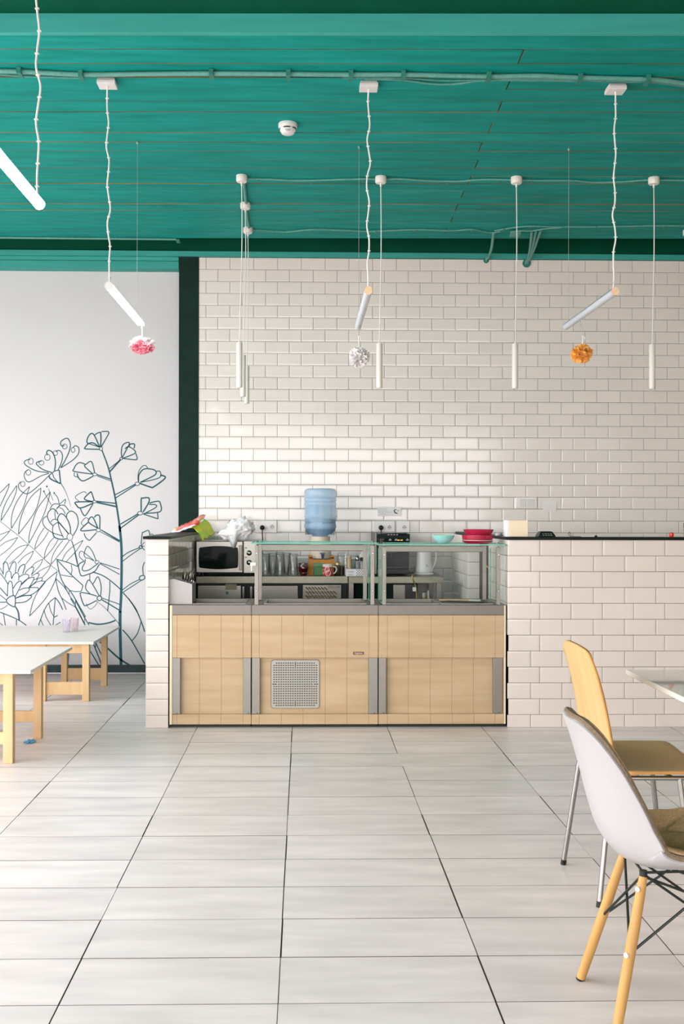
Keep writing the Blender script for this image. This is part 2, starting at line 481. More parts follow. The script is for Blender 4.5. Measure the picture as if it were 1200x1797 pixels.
def spline(pts, sub=5, closed=False):
    """Catmull-Rom through the points"""
    P = [Vector(p) for p in pts]
    N = len(P)
    if N < 3:
        return P
    out = []
    for i in range(N if closed else N - 1):
        if closed:
            a, b, c, d = P[i - 1], P[i], P[(i + 1) % N], P[(i + 2) % N]
        else:
            a, b, c, d = P[max(i - 1, 0)], P[i], P[i + 1], P[min(i + 2, N - 1)]
        for k in range(sub):
            t = k / sub
            out.append(0.5 * ((2 * b) + (c - a) * t + (2 * a - 5 * b + 4 * c - d) * t * t + (3 * b - a - 3 * c + d) * t ** 3))
    if not closed:
        out.append(P[-1])
    return out
def rrect(x0, x1, z0, z1, r, n=5):
    o = []
    for (cx, cz, a0) in ((x1 - r, z1 - r, 0), (x0 + r, z1 - r, 90), (x0 + r, z0 + r, 180), (x1 - r, z0 + r, 270)):
        for k in range(n + 1):
            a = R(a0 + 90 * k / n)
            o.append((cx + r * math.cos(a), cz + r * math.sin(a)))
    return o

# ------------------------------------------------------------------ bevelled metro tiles
TILE_MESH = {}
def tile_geo(w_, h_, bev=0.011, th=0.0068, lip=0.0058):
    """one wall tile, face towards -Y, centred on x and z, back at y=0"""
    a, c = w_ / 2, h_ / 2
    bx, bz = min(bev, w_ * 0.3), min(bev, h_ * 0.3)
    v = [(-a, 0, -c), (a, 0, -c), (a, 0, c), (-a, 0, c),
         (-a, -lip, -c), (a, -lip, -c), (a, -lip, c), (-a, -lip, c),
         (-a + bx, -th, -c + bz), (a - bx, -th, -c + bz), (a - bx, -th, c - bz), (-a + bx, -th, c - bz)]
    f = [(8, 9, 10, 11)]
    for i in range(4):
        j = (i + 1) % 4
        f.append((i, j, j + 4, i + 4))
        f.append((i + 4, j + 4, j + 8, i + 8))
    return v, f
def tile_mesh(w_, h_, m='tile'):
    k = (round(w_, 3), round(h_, 3), m)
    if k not in TILE_MESH:
        v, f = tile_geo(k[0], k[1])
        TILE_MESH[k] = MB().add(v, f).mesh('tile', M[m])
    return TILE_MESH[k]
def tile_face(parent, origin, u, length, joints_z, joint_u, step, half, keep=None, gap=0.0028, m='tile'):
    """tile a vertical face. origin: lower corner at z=0 of the face, u: unit direction along it (seen left to right).
    joints_z: row boundaries from the top down; joint_u: first vertical joint of row 0; odd rows are shifted by half.
    keep(row, u0, u1): True = an object of its own, False = joined with the rest, None = leave out"""
    u = Vector(u)
    nrm = Vector((u.y, -u.x, 0))
    rot = math.atan2(u.y, u.x)
    rest = MB()
    for r in range(len(joints_z) - 1):
        z1, z0 = joints_z[r], joints_z[r + 1]
        j = joint_u + (half if r % 2 else 0.0)
        while j > 0:
            j -= step
        while j < length:
            a, b = max(j, 0), min(j + step, length)
            j += step
            if b - a < 0.012:
                continue
            w_, h_ = b - a - gap, z1 - z0 - gap
            k = keep(r, a, b) if keep else True
            if k is None:
                continue
            cpos = Vector(origin) + u * ((a + b) / 2) + Vector((0, 0, (z0 + z1) / 2))
            jit = Euler((random.gauss(0, 0.0035), random.gauss(0, 0.0008), rot + random.gauss(0, 0.003)))
            if k:
                o = bpy.data.objects.new('tile', tile_mesh(w_, h_, m))
                C.objects.link(o)
                o.parent = parent
                o.location = cpos
                o.rotation_euler = jit
            else:
                mt = Matrix.Translation(cpos) @ jit.to_matrix().to_4x4()
                v, f = tile_geo(w_, h_)
                rest.add([mt @ Vector(p) for p in v], f)
    if rest.v:
        stuff(rest.build('tile_field', M[m], parent))

# =================================================================== THE SETTING
YF = 6.575      # front face of the counter and of the half-height walls
YB = 8.754      # tiled back wall
YM = 8.885      # white mural wall
ZC = 3.554      # plank ceiling
CAPT = 1.209

SIDES_UP = [1, 0, 1, 1, 1, 1]       # box faces in order: under, top, four sides
SIDES_DOWN = [0, 1, 1, 1, 1, 1]
# ---- floor: 60 x 30 cm tiles
fb = MB().box(ROOM_L, ROOM_R, ROOM_F, YM, -0.10, -0.006)
floor = structure(fb.build('floor', M['floor_grout']))
FX0, FXS, FY0, FYS = -0.667, 0.6018, 6.1662, 0.3001
ftile = MB().box(-FXS / 2 + 0.0019, FXS / 2 - 0.0019, -FYS / 2 + 0.0019, FYS / 2 - 0.0019, -0.008, 0, mi=SIDES_UP).mesh('floor_tile', [M['floor_tile'], M['floor_grout']])
rest = MB()
k0, k1 = int((ROOM_L - FX0) / FXS) - 1, int((ROOM_R - FX0) / FXS) + 1
n0, n1 = int((ROOM_F - FY0) / FYS) - 1, int((YM - FY0) / FYS) + 1
for k in range(k0, k1):
    for n in range(n0, n1):
        xa, xb, ya, yb = FX0 + k * FXS, FX0 + (k + 1) * FXS, FY0 + n * FYS, FY0 + (n + 1) * FYS
        if xa < ROOM_L or xb > ROOM_R or ya < ROOM_F or yb > YM + 0.25:
            continue
        seen = 2.3 < ya < 8.9 and -2.9 < xa and xb < 2.6 and not (yb > YF + 0.05 and xa > -0.9)
        if seen:
            o = bpy.data.objects.new('floor_tile', ftile)
            C.objects.link(o); o.parent = floor
            o.location = ((xa + xb) / 2 + random.gauss(0, .0008), (ya + yb) / 2 + random.gauss(0, .0004), random.uniform(-.0006, .0002))
            o.rotation_euler = (random.gauss(0, .0006), random.gauss(0, .0006), random.gauss(0, .0006))
        else:
            rest.box(xa + .0019, xb - .0019, ya + .0019, min(yb - .0019, YM), -0.008, 0, mi=SIDES_UP)
stuff(rest.build('floor_tile_field', [M['floor_tile'], M['floor_grout']], floor))

# ---- tiled back wall
wall_back = structure(MB().box(-0.95, ROOM_R, YB + 0.0, YB + 0.25, 0, 3.60).build('wall_back', M['grout']))
rows = [3.5055] + [3.4063 - 0.1003 * i for i in range(34)]
rows = [z for z in rows if z > 0.06] + [0.0]
XB0 = -0.882
def keep_back(r, a, b):
    full = b - a > 0.19
    mid = 5 <= r <= 22 and a + XB0 > -0.75 and b + XB0 < 2.75
    if a + XB0 > 3.4 or r > 33:
        return False
    return bool(full and mid)
tile_face(wall_back, (XB0, YB, 0), (1, 0, 0), ROOM_R - XB0, rows, -0.8182 - XB0, 0.2, 0.1, keep_back)

# ---- white mural wall left of the black column
wall_mural = structure(MB().box(ROOM_L, -0.95, YM, YM + 0.2, 0, 3.60).build('wall_back_left', M['plaster']))
base_left = structure(MB().box(ROOM_L, -0.93, YM - 0.016, YM - 0.0005, 0.0, 0.068).build('baseboard_back', M['base'], bevel=0.003))
column = structure(MB().box(-1.044, -0.877, YB - 0.012, YM + 0.02, 0, 3.508).build('trim_1', M['column'], bevel=0.002))
green_rail = structure(MB().box(ROOM_L, ROOM_R, YB - 0.035, YB + 0.2, 3.5085, 3.552).build('trim_2', M['green_paint'], bevel=0.003))
left_board = MB()
left_board.box(ROOM_L, -1.048, YB + 0.004, YM + 0.02, 3.412, 3.474).box(ROOM_L, -1.048, YB - 0.004, YM + 0.02, 3.4765, 3.5075)
structure(left_board.build('trim_3', M['green_paint'], bevel=0.002))

# ---- mural: flat line painting on the white wall
CROPS = {1: (0, 840, 8.0), 2: (0, 970, 8.0), 3: (20, 750, 8.0), 4: (110, 745, 6.316), 5: (110, 925, 8.0), 6: (110, 1050, 8.0), 7: (240, 920, 12.0)}
mural = MB()
MX = at(-3, 900, YM).x
def stroke(c, wd, pts, closed=False, w1=None):
    ox, oy, s = CROPS[c]
    P = spline([(x, y, 0) for x, y in pts], 6, closed)
    Q = [at(ox + p.x / s, oy + p.y / s, YM - 0.0008) for p in P]
    N = len(Q)
    wa = wd / s * YM / FPX * 0.5
    wb = (w1 if w1 is not None else wd) / s * YM / FPX * 0.5
    vs_ = []
    for i, p in enumerate(Q):
        if closed:
            t = Q[(i + 1) % N] - Q[i - 1]
        else:
            t = Q[min(i + 1, N - 1)] - Q[max(i - 1, 0)]
        nn = Vector((-t.z, 0, t.x))
        if nn.length < 1e-9:
            nn = Vector((0, 0, 1))
        nn.normalize()
        h = wa + (wb - wa) * i / max(1, N - 1)
        vs_ += [p + nn * h, p - nn * h]
    fs = []
    for i in range(N if closed else N - 1):
        j = (i + 1) % N
        fs.append((2 * i, 2 * i + 1, 2 * j + 1, 2 * j))
    mural.add(vs_, fs)
    if c in (1, 2, 3):                # the planting repeats, mirrored, further along the wall
        mural.add([Vector((2 * MX - v.x, v.y, v.z)) for v in vs_], fs)
def ring(c, cx, cy, rx, ry, wd):
    stroke(c, wd, [(cx + rx * math.cos(a * PI / 5), cy + ry * math.sin(a * PI / 5)) for a in range(10)], True)
def dot(c, cx, cy, r):
    ox, oy, s = CROPS[c]
    v = [at(ox + (cx + r * math.cos(a * PI / 4)) / s, oy + (cy + r * 1.3 * math.sin(a * PI / 4)) / s, YM - 0.0008) for a in range(8)]
    mural.add(v, [tuple(range(8))])
ST = [
 # curled flower at the top
 (3, 12, [(672, 600), (680, 680), (690, 785)]), (3, 8, [(690, 780), (760, 900), (835, 1110)], 0, 3),
 (3, 9, [(575, 638), (610, 612), (670, 600)]), (3, 13, [(525, 680), (560, 730), (690, 790)]),
 (3, 8, [(575, 640), (600, 710), (650, 765)]), (3, 9, [(570, 640), (525, 680)]),
 (3, 10, [(690, 570), (750, 470), (810, 340), (828, 240), (800, 165), (760, 155), (700, 195), (690, 235), (715, 265), (745, 250)]),
 (3, 9, [(700, 565), (860, 460), (940, 370), (945, 290), (900, 258), (862, 285)]),
 (3, 9, [(655, 600), (700, 500), (717, 400), (690, 335), (650, 325), (625, 345)]),
 (3, 11, [(605, 610), (618, 500), (605, 410), (570, 345), (520, 322), (495, 350), (505, 390)]),
 (3, 10, [(570, 635), (440, 590), (365, 530), (350, 500), (385, 480), (420, 475)]),
 (3, 9, [(520, 635), (350, 610), (215, 540), (180, 490), (215, 458), (265, 450)]),
 (3, 8, [(530, 645), (420, 680), (270, 760), (215, 755), (180, 690), (190, 630), (230, 600)]),
 (3, 8, [(525, 680), (400, 800), (270, 910), (200, 930), (120, 880), (98, 810), (130, 765)]),
 # fern
 (1, 5, [(0, 595), (150, 715), (260, 800), (400, 925), (480, 995), (610, 1120), (720, 1215)]),
 (1, 7, [(15, 590), (30, 480), (100, 300), (235, 95)]), (1, 7, [(235, 95), (225, 190), (150, 370), (15, 590)]),
 (1, 7, [(0, 200), (130, 70)]), (1, 7, [(130, 70), (110, 150), (0, 390)]),
 (1, 7, [(160, 700), (160, 560), (200, 400), (290, 240), (415, 110)]), (1, 7, [(415, 110), (385, 210), (320, 420), (160, 700)]),
 (1, 7, [(260, 780), (275, 620), (340, 420), (440, 250), (575, 130)]), (1, 7, [(575, 130), (555, 270), (480, 480), (260, 780)]),
 (1, 7, [(405, 910), (410, 800), (460, 600), (540, 400), (705, 185)]), (1, 7, [(705, 185), (660, 370), (590, 560), (405, 910)]),
 (1, 6, [(490, 990), (500, 920), (550, 800), (620, 690)]), (1, 6, [(680, 745), (600, 870), (490, 990)]),
 (1, 6, [(620, 1120), (640, 1010), (700, 890), (760, 825)]), (1, 6, [(815, 860), (740, 980), (620, 1120)]),
 (1, 6, [(715, 1200), (740, 1080), (800, 970), (880, 870)]), (1, 6, [(970, 870), (880, 1000), (720, 1200)]),
 (1, 6, [(870, 1150), (930, 1040), (1040, 940), (1165, 865)]), (1, 6, [(1165, 865), (1080, 1000), (930, 1165)]),
 (1, 6, [(0, 785), (130, 738)]), (1, 6, [(150, 715), (90, 790), (0, 880)]),
 (1, 6, [(0, 950), (80, 890), (250, 825)]), (1, 6, [(250, 825), (150, 960), (0, 1080)]),
 (1, 6, [(40, 1200), (150, 1060), (270, 960), (395, 928)]), (1, 6, [(395, 928), (300, 1050), (130, 1200)]),
 (1, 6, [(250, 1190), (340, 1090), (470, 1015)]), (1, 6, [(470, 1015), (430, 1110), (360, 1200)]),
 # stamens and bud flower
 (1, 6, [(620, 190), (720, 370)]), (1, 5, [(680, 140), (745, 310)]), (1, 7, [(770, 215), (810, 270), (830, 350)]),
 (1, 10, [(990, 770), (985, 680), (950, 580), (900, 510), (850, 495), (815, 540), (810, 590), (850, 640), (960, 770)]),
 (1, 9, [(1025, 800), (1080, 700), (1098, 600), (1070, 500), (1000, 455), (945, 490), (930, 550)]),
 (1, 9, [(815, 500), (780, 440), (730, 425), (680, 470), (665, 530), (690, 600), (740, 660)]),
 (1, 7, [(775, 440), (770, 500), (780, 570)]),
 (1, 8, [(655, 525), (610, 560), (600, 620), (640, 690), (740, 760), (880, 805)]),
 (1, 8, [(740, 760), (740, 680), (770, 640), (830, 625), (960, 775)]),
 (1, 7, [(710, 610), (750, 572), (800, 580), (820, 610)]), (1, 8, [(815, 620), (840, 720), (890, 830)]),
 (1, 11, [(740, 760), (765, 820), (840, 850), (940, 845)]),
 (1, 8, [(700, 430), (715, 400), (750, 360), (810, 355), (835, 375), (790, 430)]),
 (1, 8, [(800, 410), (850, 375), (910, 380), (965, 450)]), (1, 7, [(830, 405), (880, 430), (920, 500)]),
 (1, 7, [(830, 365), (870, 330), (920, 290), (905, 365)]), (1, 9, [(1005, 870), (1050, 1010), (1090, 1200)]),
 # leaves in the middle
 (2, 9, [(1050, 0), (1095, 195)]), (2, 9, [(790, 90), (960, 140), (1095, 195)]),
 (2, 9, [(800, 100), (830, 270), (890, 430), (980, 530), (1050, 640), (1200, 900)]),
 (2, 9, [(810, 110), (1000, 310), (1165, 460)]), (2, 8, [(1165, 460), (1140, 540)]), (2, 7, [(980, 530), (1060, 545), (1140, 540)]),
 (2, 7, [(1000, 170), (1010, 240), (1000, 305)]), (2, 7, [(850, 310), (930, 325), (1020, 340)]),
 (2, 5, [(610, 80), (720, 180), (830, 270)]),
 (2, 6, [(600, 90), (500, 140), (440, 200)]), (2, 6, [(600, 90), (560, 180), (440, 310)]),
 (2, 6, [(710, 180), (600, 230), (510, 290)]), (2, 6, [(710, 180), (660, 270), (590, 350)]),
 (2, 7, [(800, 265), (640, 400), (540, 530), (460, 700), (415, 890)]), (2, 7, [(800, 265), (770, 400), (640, 640), (415, 890)]),
 (2, 8, [(780, 360), (820, 540), (870, 650), (930, 800)]), (2, 7, [(780, 360), (900, 480), (970, 590)]),
 (2, 6, [(970, 530), (970, 595)]), (2, 7, [(860, 630), (950, 700), (1060, 765)]), (2, 6, [(1060, 650), (1060, 765)]),
 (2, 7, [(890, 430), (970, 590), (1060, 720)]), (2, 8, [(1060, 765), (1190, 1010)]),
 (2, 8, [(775, 630), (690, 700), (620, 810), (540, 1020)]), (2, 9, [(775, 630), (830, 700), (880, 800)]),
 (2, 8, [(775, 640), (745, 1015)]), (2, 7, [(685, 710), (710, 810), (750, 890)]), (2, 7, [(620, 810), (650, 910), (715, 1020)]),
 (2, 7, [(570, 935), (605, 1020)]), (2, 8, [(750, 910), (810, 880)]), (2, 7, [(780, 1015), (850, 975)]),
 # water-lily flower
 (2, 8, [(45, 310), (50, 170), (75, 130), (105, 155), (125, 240)]), (2, 8, [(130, 245), (165, 160), (205, 125), (225, 170), (215, 280)]),
 (2, 9, [(250, 270), (280, 200), (330, 165), (350, 185), (320, 295)]), (2, 7, [(350, 290), (400, 230), (465, 200), (470, 240), (440, 310)]),
 (2, 7, [(440, 330), (500, 295), (545, 295), (540, 330), (510, 370)]), (2, 7, [(520, 370), (570, 350), (595, 365), (580, 395)]),
 (2, 8, [(70, 355), (90, 280), (130, 255), (155, 290), (160, 360)]), (2, 8, [(165, 370), (190, 310), (240, 280), (265, 320), (260, 390)]),
 (2, 8, [(265, 345), (320, 310), (385, 305), (400, 350), (300, 450)]), (2, 8, [(300, 440), (380, 370), (460, 345), (475, 370), (410, 490)]),
 (2, 6, [(470, 380), (525, 380), (410, 490)]), (2, 7, [(410, 490), (520, 410), (620, 400), (630, 420), (540, 530)]),
 (2, 8, [(105, 600), (110, 460), (135, 400), (170, 430), (185, 600)]), (2, 8, [(185, 500), (240, 420), (290, 400), (295, 450), (215, 615)]),
 (2, 8, [(270, 530), (330, 500), (410, 500), (380, 560), (215, 640)]), (2, 8, [(400, 490), (520, 490), (535, 520), (440, 590), (330, 600)]),
 (2, 9, [(215, 640), (330, 605), (430, 600), (435, 630), (350, 690), (220, 705)]),
 (2, 10, [(90, 670), (120, 630), (190, 600), (215, 640), (210, 745), (180, 755), (110, 710)], 1),
 (2, 12, [(215, 755), (255, 830), (270, 950)], 0, 18), (2, 9, [(0, 490), (105, 610)]), (2, 7, [(0, 590), (85, 660)]), (2, 9, [(0, 695), (85, 695)]),
 (2, 6, [(0, 795), (60, 770), (110, 730)]), (2, 8, [(0, 285), (60, 360), (110, 440)]), (2, 7, [(0, 210), (45, 300)]),
 (2, 9, [(0, 835), (130, 885), (270, 950), (370, 1020)]), (2, 8, [(50, 860), (75, 1020)]), (2, 9, [(230, 940), (230, 1020)]), (2, 7, [(0, 985), (40, 1020)]),
 # tall stem with its flowers
 (4, 9, [(435, 285), (500, 460), (540, 620), (590, 860), (640, 1190)], 0, 17),
 (5, 22, [(795, -20), (825, 300), (822, 900), (806, 1200)], 0, 30), (6, 28, [(806, 180), (806, 480), (820, 975)], 0, 32),
 (4, 8, [(425, 250), (505, 110), (508, 85), (490, 76), (430, 78)]), (4, 10, [(420, 82), (424, 150), (420, 250)]), (4, 8, [(350, 120), (385, 95), (420, 85)]),
 (4, 9, [(410, 250), (350, 120), (315, 100), (280, 140), (268, 190), (285, 215)]), (4, 9, [(405, 250), (340, 205), (290, 210), (250, 250), (255, 270), (410, 275)]),
 (4, 7, [(285, 210), (405, 250)]),
 (4, 8, [(655, 365), (650, 300), (665, 230), (710, 200), (740, 210), (700, 290), (660, 365)]), (4, 9, [(735, 240), (750, 218), (795, 218), (790, 265)]),
 (4, 8, [(690, 270), (730, 245), (800, 290), (790, 325), (665, 375)]), (4, 8, [(665, 375), (790, 390), (825, 380), (810, 320)]),
 (4, 6, [(640, 390), (515, 490)]), (4, 11, [(640, 390), (520, 525)]),
 (4, 9, [(840, 640), (845, 560), (890, 500), (950, 490), (1025, 510), (1020, 560), (860, 640)]), (4, 6, [(835, 620), (840, 530), (880, 465), (920, 455), (945, 490)]),
 (4, 7, [(1030, 520), (1078, 520), (1070, 590), (870, 640)]), (4, 11, [(1080, 560), (1138, 590), (1010, 690), (970, 692), (850, 650)]),
 (4, 8, [(805, 660), (580, 780)]), (4, 8, [(810, 670), (585, 815)]),
 (4, 10, [(870, 965), (870, 830), (890, 815), (955, 815), (950, 870), (890, 970)]), (4, 9, [(960, 870), (1050, 850), (1080, 870), (1080, 965), (900, 985)]),
 (4, 8, [(955, 885), (1030, 890), (1030, 920), (920, 980)]), (4, 8, [(890, 990), (1040, 1040), (1055, 1030), (1050, 980)]),
 (4, 9, [(835, 990), (640, 1105)]), (4, 9, [(845, 1000), (640, 1150)]),
 (4, 8, [(335, 550), (130, 520), (125, 490), (150, 445), (190, 422), (250, 440)]), (4, 8, [(330, 545), (245, 465), (260, 440), (320, 412), (355, 540)]),
 (4, 9, [(160, 540), (175, 590), (230, 625), (340, 570)]), (4, 6, [(130, 530), (130, 570), (175, 585)]),
 (4, 9, [(380, 555), (530, 605)]), (4, 6, [(380, 570), (535, 625)]),
 (4, 9, [(335, 855), (240, 825), (300, 755), (320, 755), (350, 845)]), (4, 5, [(180, 850), (140, 800), (230, 745), (265, 765)]),
 (4, 10, [(330, 855), (150, 860), (150, 890), (200, 925), (340, 870)]), (4, 8, [(195, 930), (230, 1000), (260, 1000), (335, 880)]),
 (4, 9, [(375, 850), (590, 875)]), (4, 12, [(375, 862), (595, 910)]),
 (4, 9, [(390, 1150), (285, 1080), (330, 1025), (390, 1150)]), (4, 9, [(350, 1030), (375, 1005), (410, 1020), (410, 1155)]),
 (4, 5, [(285, 1045), (250, 1035), (205, 1090), (230, 1120)]), (4, 9, [(280, 1085), (200, 1175), (370, 1165)]),
 (5, 9, [(300, 85), (320, 140), (370, 185), (410, 150), (475, 75)]), (5, 10, [(540, 40), (690, 130), (800, 195)], 0, 22), (5, 7, [(530, 65), (800, 210)]),
 (5, 8, [(470, 480), (420, 350), (355, 270), (320, 310), (300, 390), (320, 430)]), (5, 7, [(300, 480), (240, 420), (235, 360), (280, 345), (440, 470)]),
 (5, 7, [(320, 440), (360, 435), (440, 475)]), (5, 9, [(315, 450), (310, 500), (275, 570), (290, 612), (370, 600), (490, 515)]),
 (5, 10, [(300, 480), (225, 530), (240, 640), (270, 685), (350, 665), (450, 620), (515, 520)]), (5, 8, [(520, 500), (800, 590)]), (5, 8, [(520, 510), (800, 665)]),
 (5, 10, [(420, 630), (560, 680), (680, 760), (820, 880)]), (5, 9, [(660, 760), (660, 900), (630, 1180)]), (5, 7, [(380, 660), (380, 750)]),
 (5, 9, [(530, 970), (540, 840), (510, 720), (485, 700), (460, 740), (425, 800)]), (5, 9, [(515, 970), (380, 750), (330, 800), (325, 870), (385, 940)]),
 (5, 10, [(480, 970), (380, 940), (260, 920), (250, 960), (290, 1080), (330, 1100), (480, 1030)]), (5, 5, [(330, 1070), (340, 1100), (385, 1150), (450, 1110), (490, 1050)]),
 (5, 8, [(550, 995), (800, 1085)]), (5, 11, [(550, 1020), (800, 1170)]), (5, 4, [(480, 1040), (620, 1160), (800, 1370)], 0, 7),
 (5, 9, [(835, 415), (930, 350), (1075, 290)]), (5, 8, [(840, 480), (960, 390), (1085, 305)]),
 (5, 7, [(1095, 270), (1150, 210)]), (5, 8, [(1110, 280), (1150, 325)]), (5, 7, [(1100, 270), (1150, 265)]),
 (7, 14, [(90, 430), (115, 190), (140, 170), (230, 130), (262, 160), (270, 230)]), (7, 11, [(270, 225), (310, 205), (350, 220)]),
 (5, 9, [(1150, 490), (1125, 560), (1130, 670)]), (5, 10, [(1140, 680), (1090, 690), (1075, 730), (1110, 745), (1150, 720)], 1),
 (5, 8, [(1080, 735), (950, 800), (830, 890)]), (5, 8, [(1100, 750), (840, 920)]), (5, 10, [(850, 925), (950, 1040), (1050, 1200)]),
 (6, 11, [(920, 0), (1020, 140), (1100, 320), (1150, 470)]), (6, 9, [(1100, 330), (1050, 490), (970, 600)]), (6, 11, [(840, 440), (970, 600), (1150, 920)]),
 (6, 14, [(360, 340), (500, 365), (640, 345), (740, 310)]), (6, 9, [(180, 30), (300, 260), (370, 375)]), (6, 9, [(110, 0), (200, 150), (315, 375)]),
 (6, 6, [(310, 250), (305, 370)]), (6, 16, [(520, 610), (630, 700), (800, 850), (990, 970)]), (6, 11, [(300, 600), (380, 730), (525, 970)]),
 (6, 11, [(420, 615), (480, 760), (560, 970)]), (6, 10, [(460, 615), (560, 830)]), (6, 12, [(85, 700), (70, 970)]), (6, 8, [(465, 620), (460, 690)]),
]
for s_ in ST:
    stroke(s_[0], s_[1] * 1.5, s_[2], bool(s_[3]) if len(s_) > 3 else False, s_[4] * 1.25 if len(s_) > 4 else None)
for (cx, cy, rx, ry) in ((748, 268, 34, 34), (865, 318, 26, 34), (618, 360, 30, 34), (505, 420, 38, 44), (422, 497, 34, 32), (272, 475, 34, 44), (238, 632, 34, 38), (160, 795, 30, 36)):
    ring(3, cx, cy, rx, ry, 9)
for (cx, cy) in ((617, 178), (658, 110), (760, 202)):
    dot(1, cx, cy, 12)
ring(1, 980, 818, 40, 48, 9)
for (cx, cy, rx, ry) in ((425, 268, 16, 22), (648, 378, 14, 14), (827, 657, 24, 20), (858, 983, 28, 20), (355, 553, 24, 16), (352, 855, 20, 14), (395, 1170, 24, 20)):
    ring(4, cx, cy, rx, ry, 8)
for (cx, cy, rx, ry, wd) in ((480, 490, 30, 22, 9), (515, 1000, 32, 32, 14), (1095, 280, 22, 20, 14)):
    ring(5, cx, cy, rx, ry, wd)
mural_object = mural.build('mural_painting', M['mural'], wall_mural)

# ---- half-height tiled walls either side of the counter
PJ = [1.191, 1.0905, 0.9895, 0.8885, 0.7875, 0.6865, 0.5855, 0.4845, 0.3835, 0.2825, 0.1815, 0.0805, 0.0]
LX0, LX1 = -0.990, -0.846
wl = structure(MB().box(LX0 + .009, LX1 - .009, YF + .009, YB - 0.02, 0, 1.190).build('wall_counter_left', M['grout']))
tile_face(wl, (LX0, YF + .009, 0), (1, 0, 0), LX1 - LX0, PJ, 0.0, 0.3, 0.0, gap=0.0026, m='tile_dimmed')
tile_face(wl, (LX1 - .009, YF, 0), (0, 1, 0), YB - 0.02 - YF, PJ, 0.2, 0.2, -0.1, lambda r, a, b: r < 5 or None, m='tile_dimmed')
capl = structure(MB().box(LX0 - .016, LX1 + .014, YF - .014, YB - .014, 1.191, CAPT).build('trim_4', M['cap'], bevel=0.002))

RX0 = 1.298
wr = MB()
wr.box(RX0 + .009, ROOM_R, YF + .009, YF + 0.135, 0, 1.190)          # long front
wr.box(RX0 + .009, RX0 + 0.075, YF + .01, 7.26, 0, 1.190)             # short return
wr.box(1.262, 1.385, 7.912, YB - 0.012, 0, 1.190)                     # pier at the back wall
wr = structure(wr.build('wall_counter_right', M['grout']))
tile_face(wr, (RX0, YF + .009, 0), (1, 0, 0), 3.0 - RX0, PJ, 0.207, 0.2, -0.057, lambda r, a, b: a < 1.3, m='tile_dimmed')
def side_face(x, y_far, y_near, keep=None):
    # a face that looks towards -X, walked from far to near
    tile_face(wr, (x + .009, y_far, 0), (0, -1, 0), y_far - y_near, PJ, 0.15, 0.2, -0.1, keep)  # lighter back-wall tile, brightening these shaded inner faces
side_face(RX0, 7.27, YF + .004, lambda r, a, b: r < 6 or None)
side_face(1.253, YB - .012, 7.906, lambda r, a, b: r < 7 or None)
tile_face(wr, (1.257, 7.912, 0), (1, 0, 0), 0.137, PJ, 0.0, 0.3, 0.0, lambda r, a, b: r < 7 or None)  # lighter tile again, to brighten the shaded pier
capr = MB()
capr.box(RX0 - .014, ROOM_R, YF - .014, YF + 0.150, 1.191, CAPT)
capr.box(RX0 - .014, RX0 + 0.11, YF + .150, YB - .014, 1.191, CAPT)
structure(capr.build('trim_5', M['cap'], bevel=0.002))
door = structure(MB().box(1.345, 1.372, 7.275, 7.905, 0.02, 1.15).build('door_1', M['brown_door'], bevel=0.003))
MB().tube([(1.335, 7.34, 0.98), (1.315, 7.34, 0.98), (1.315, 7.44, 0.98)], 0.008, 8).build('door_handle', M['gold'], door)

# ---- plank ceiling (its boards run at 1.4 degrees to the wall) and the darker soffits before and behind it
CROT = R(-1.42)
CM = Matrix.Translation((0, 4.782, 0)) @ Matrix.Rotation(CROT, 4, 'Z')      # local y = 0 is the front edge
back = MB()
back.box(-4.74, 5.3, 0.012, 3.515, ZC + 0.0105, ZC + 0.03, mtx=CM)
ceil = structure(back.build('ceiling', M['raw_wood']))
NR, PW = 23, 3.527 / 23
for i in range(NR):
    y0, y1 = i * PW, (i + 1) * PW
    g0, g1 = random.choice((.0006, .0014, .0045, .0065)), random.choice((.0006, .0012, .004, .006))
    jx = 1.03 if i % 2 == 1 else None       # every other row is butted on one joist line
    cuts = [-4.74] + ([jx + random.gauss(0, .006)] if jx else [-4.0 + (i % 4) * .3, 3.9]) + [5.3]
    for a, b in zip(cuts[:-1], cuts[1:]):
        g = 0.0035 if jx else .002
        z = random.gauss(0, .0012)
        o = MB().box(a + g, b - g, y0 + g0, y1 - g1, ZC + z, ZC + z + 0.0085, mi=SIDES_DOWN, mtx=CM).build('plank', [M['green_wood'], M['raw_wood']], ceil)
# dropped fascia at the front edge, raised soffit before it
structure(MB().box(-4.74, 5.3, -0.02, 0.008, ZC - 0.002, ZC + 0.20, mtx=CM).build('trim_6', M['green_paint'], bevel=0.002))
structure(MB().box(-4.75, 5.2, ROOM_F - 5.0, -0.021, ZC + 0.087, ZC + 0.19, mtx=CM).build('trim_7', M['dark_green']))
# recess between the planks and the wall
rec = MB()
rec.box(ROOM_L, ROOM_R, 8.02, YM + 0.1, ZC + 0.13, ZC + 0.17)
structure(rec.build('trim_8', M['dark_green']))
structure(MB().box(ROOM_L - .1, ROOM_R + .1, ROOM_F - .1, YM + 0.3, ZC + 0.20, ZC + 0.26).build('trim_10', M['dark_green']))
structure(MB().box(ROOM_L, ROOM_R, YB - 0.006, YB + .2, 3.5525, ZC + 0.14).build('trim_9', M['dark_green']))

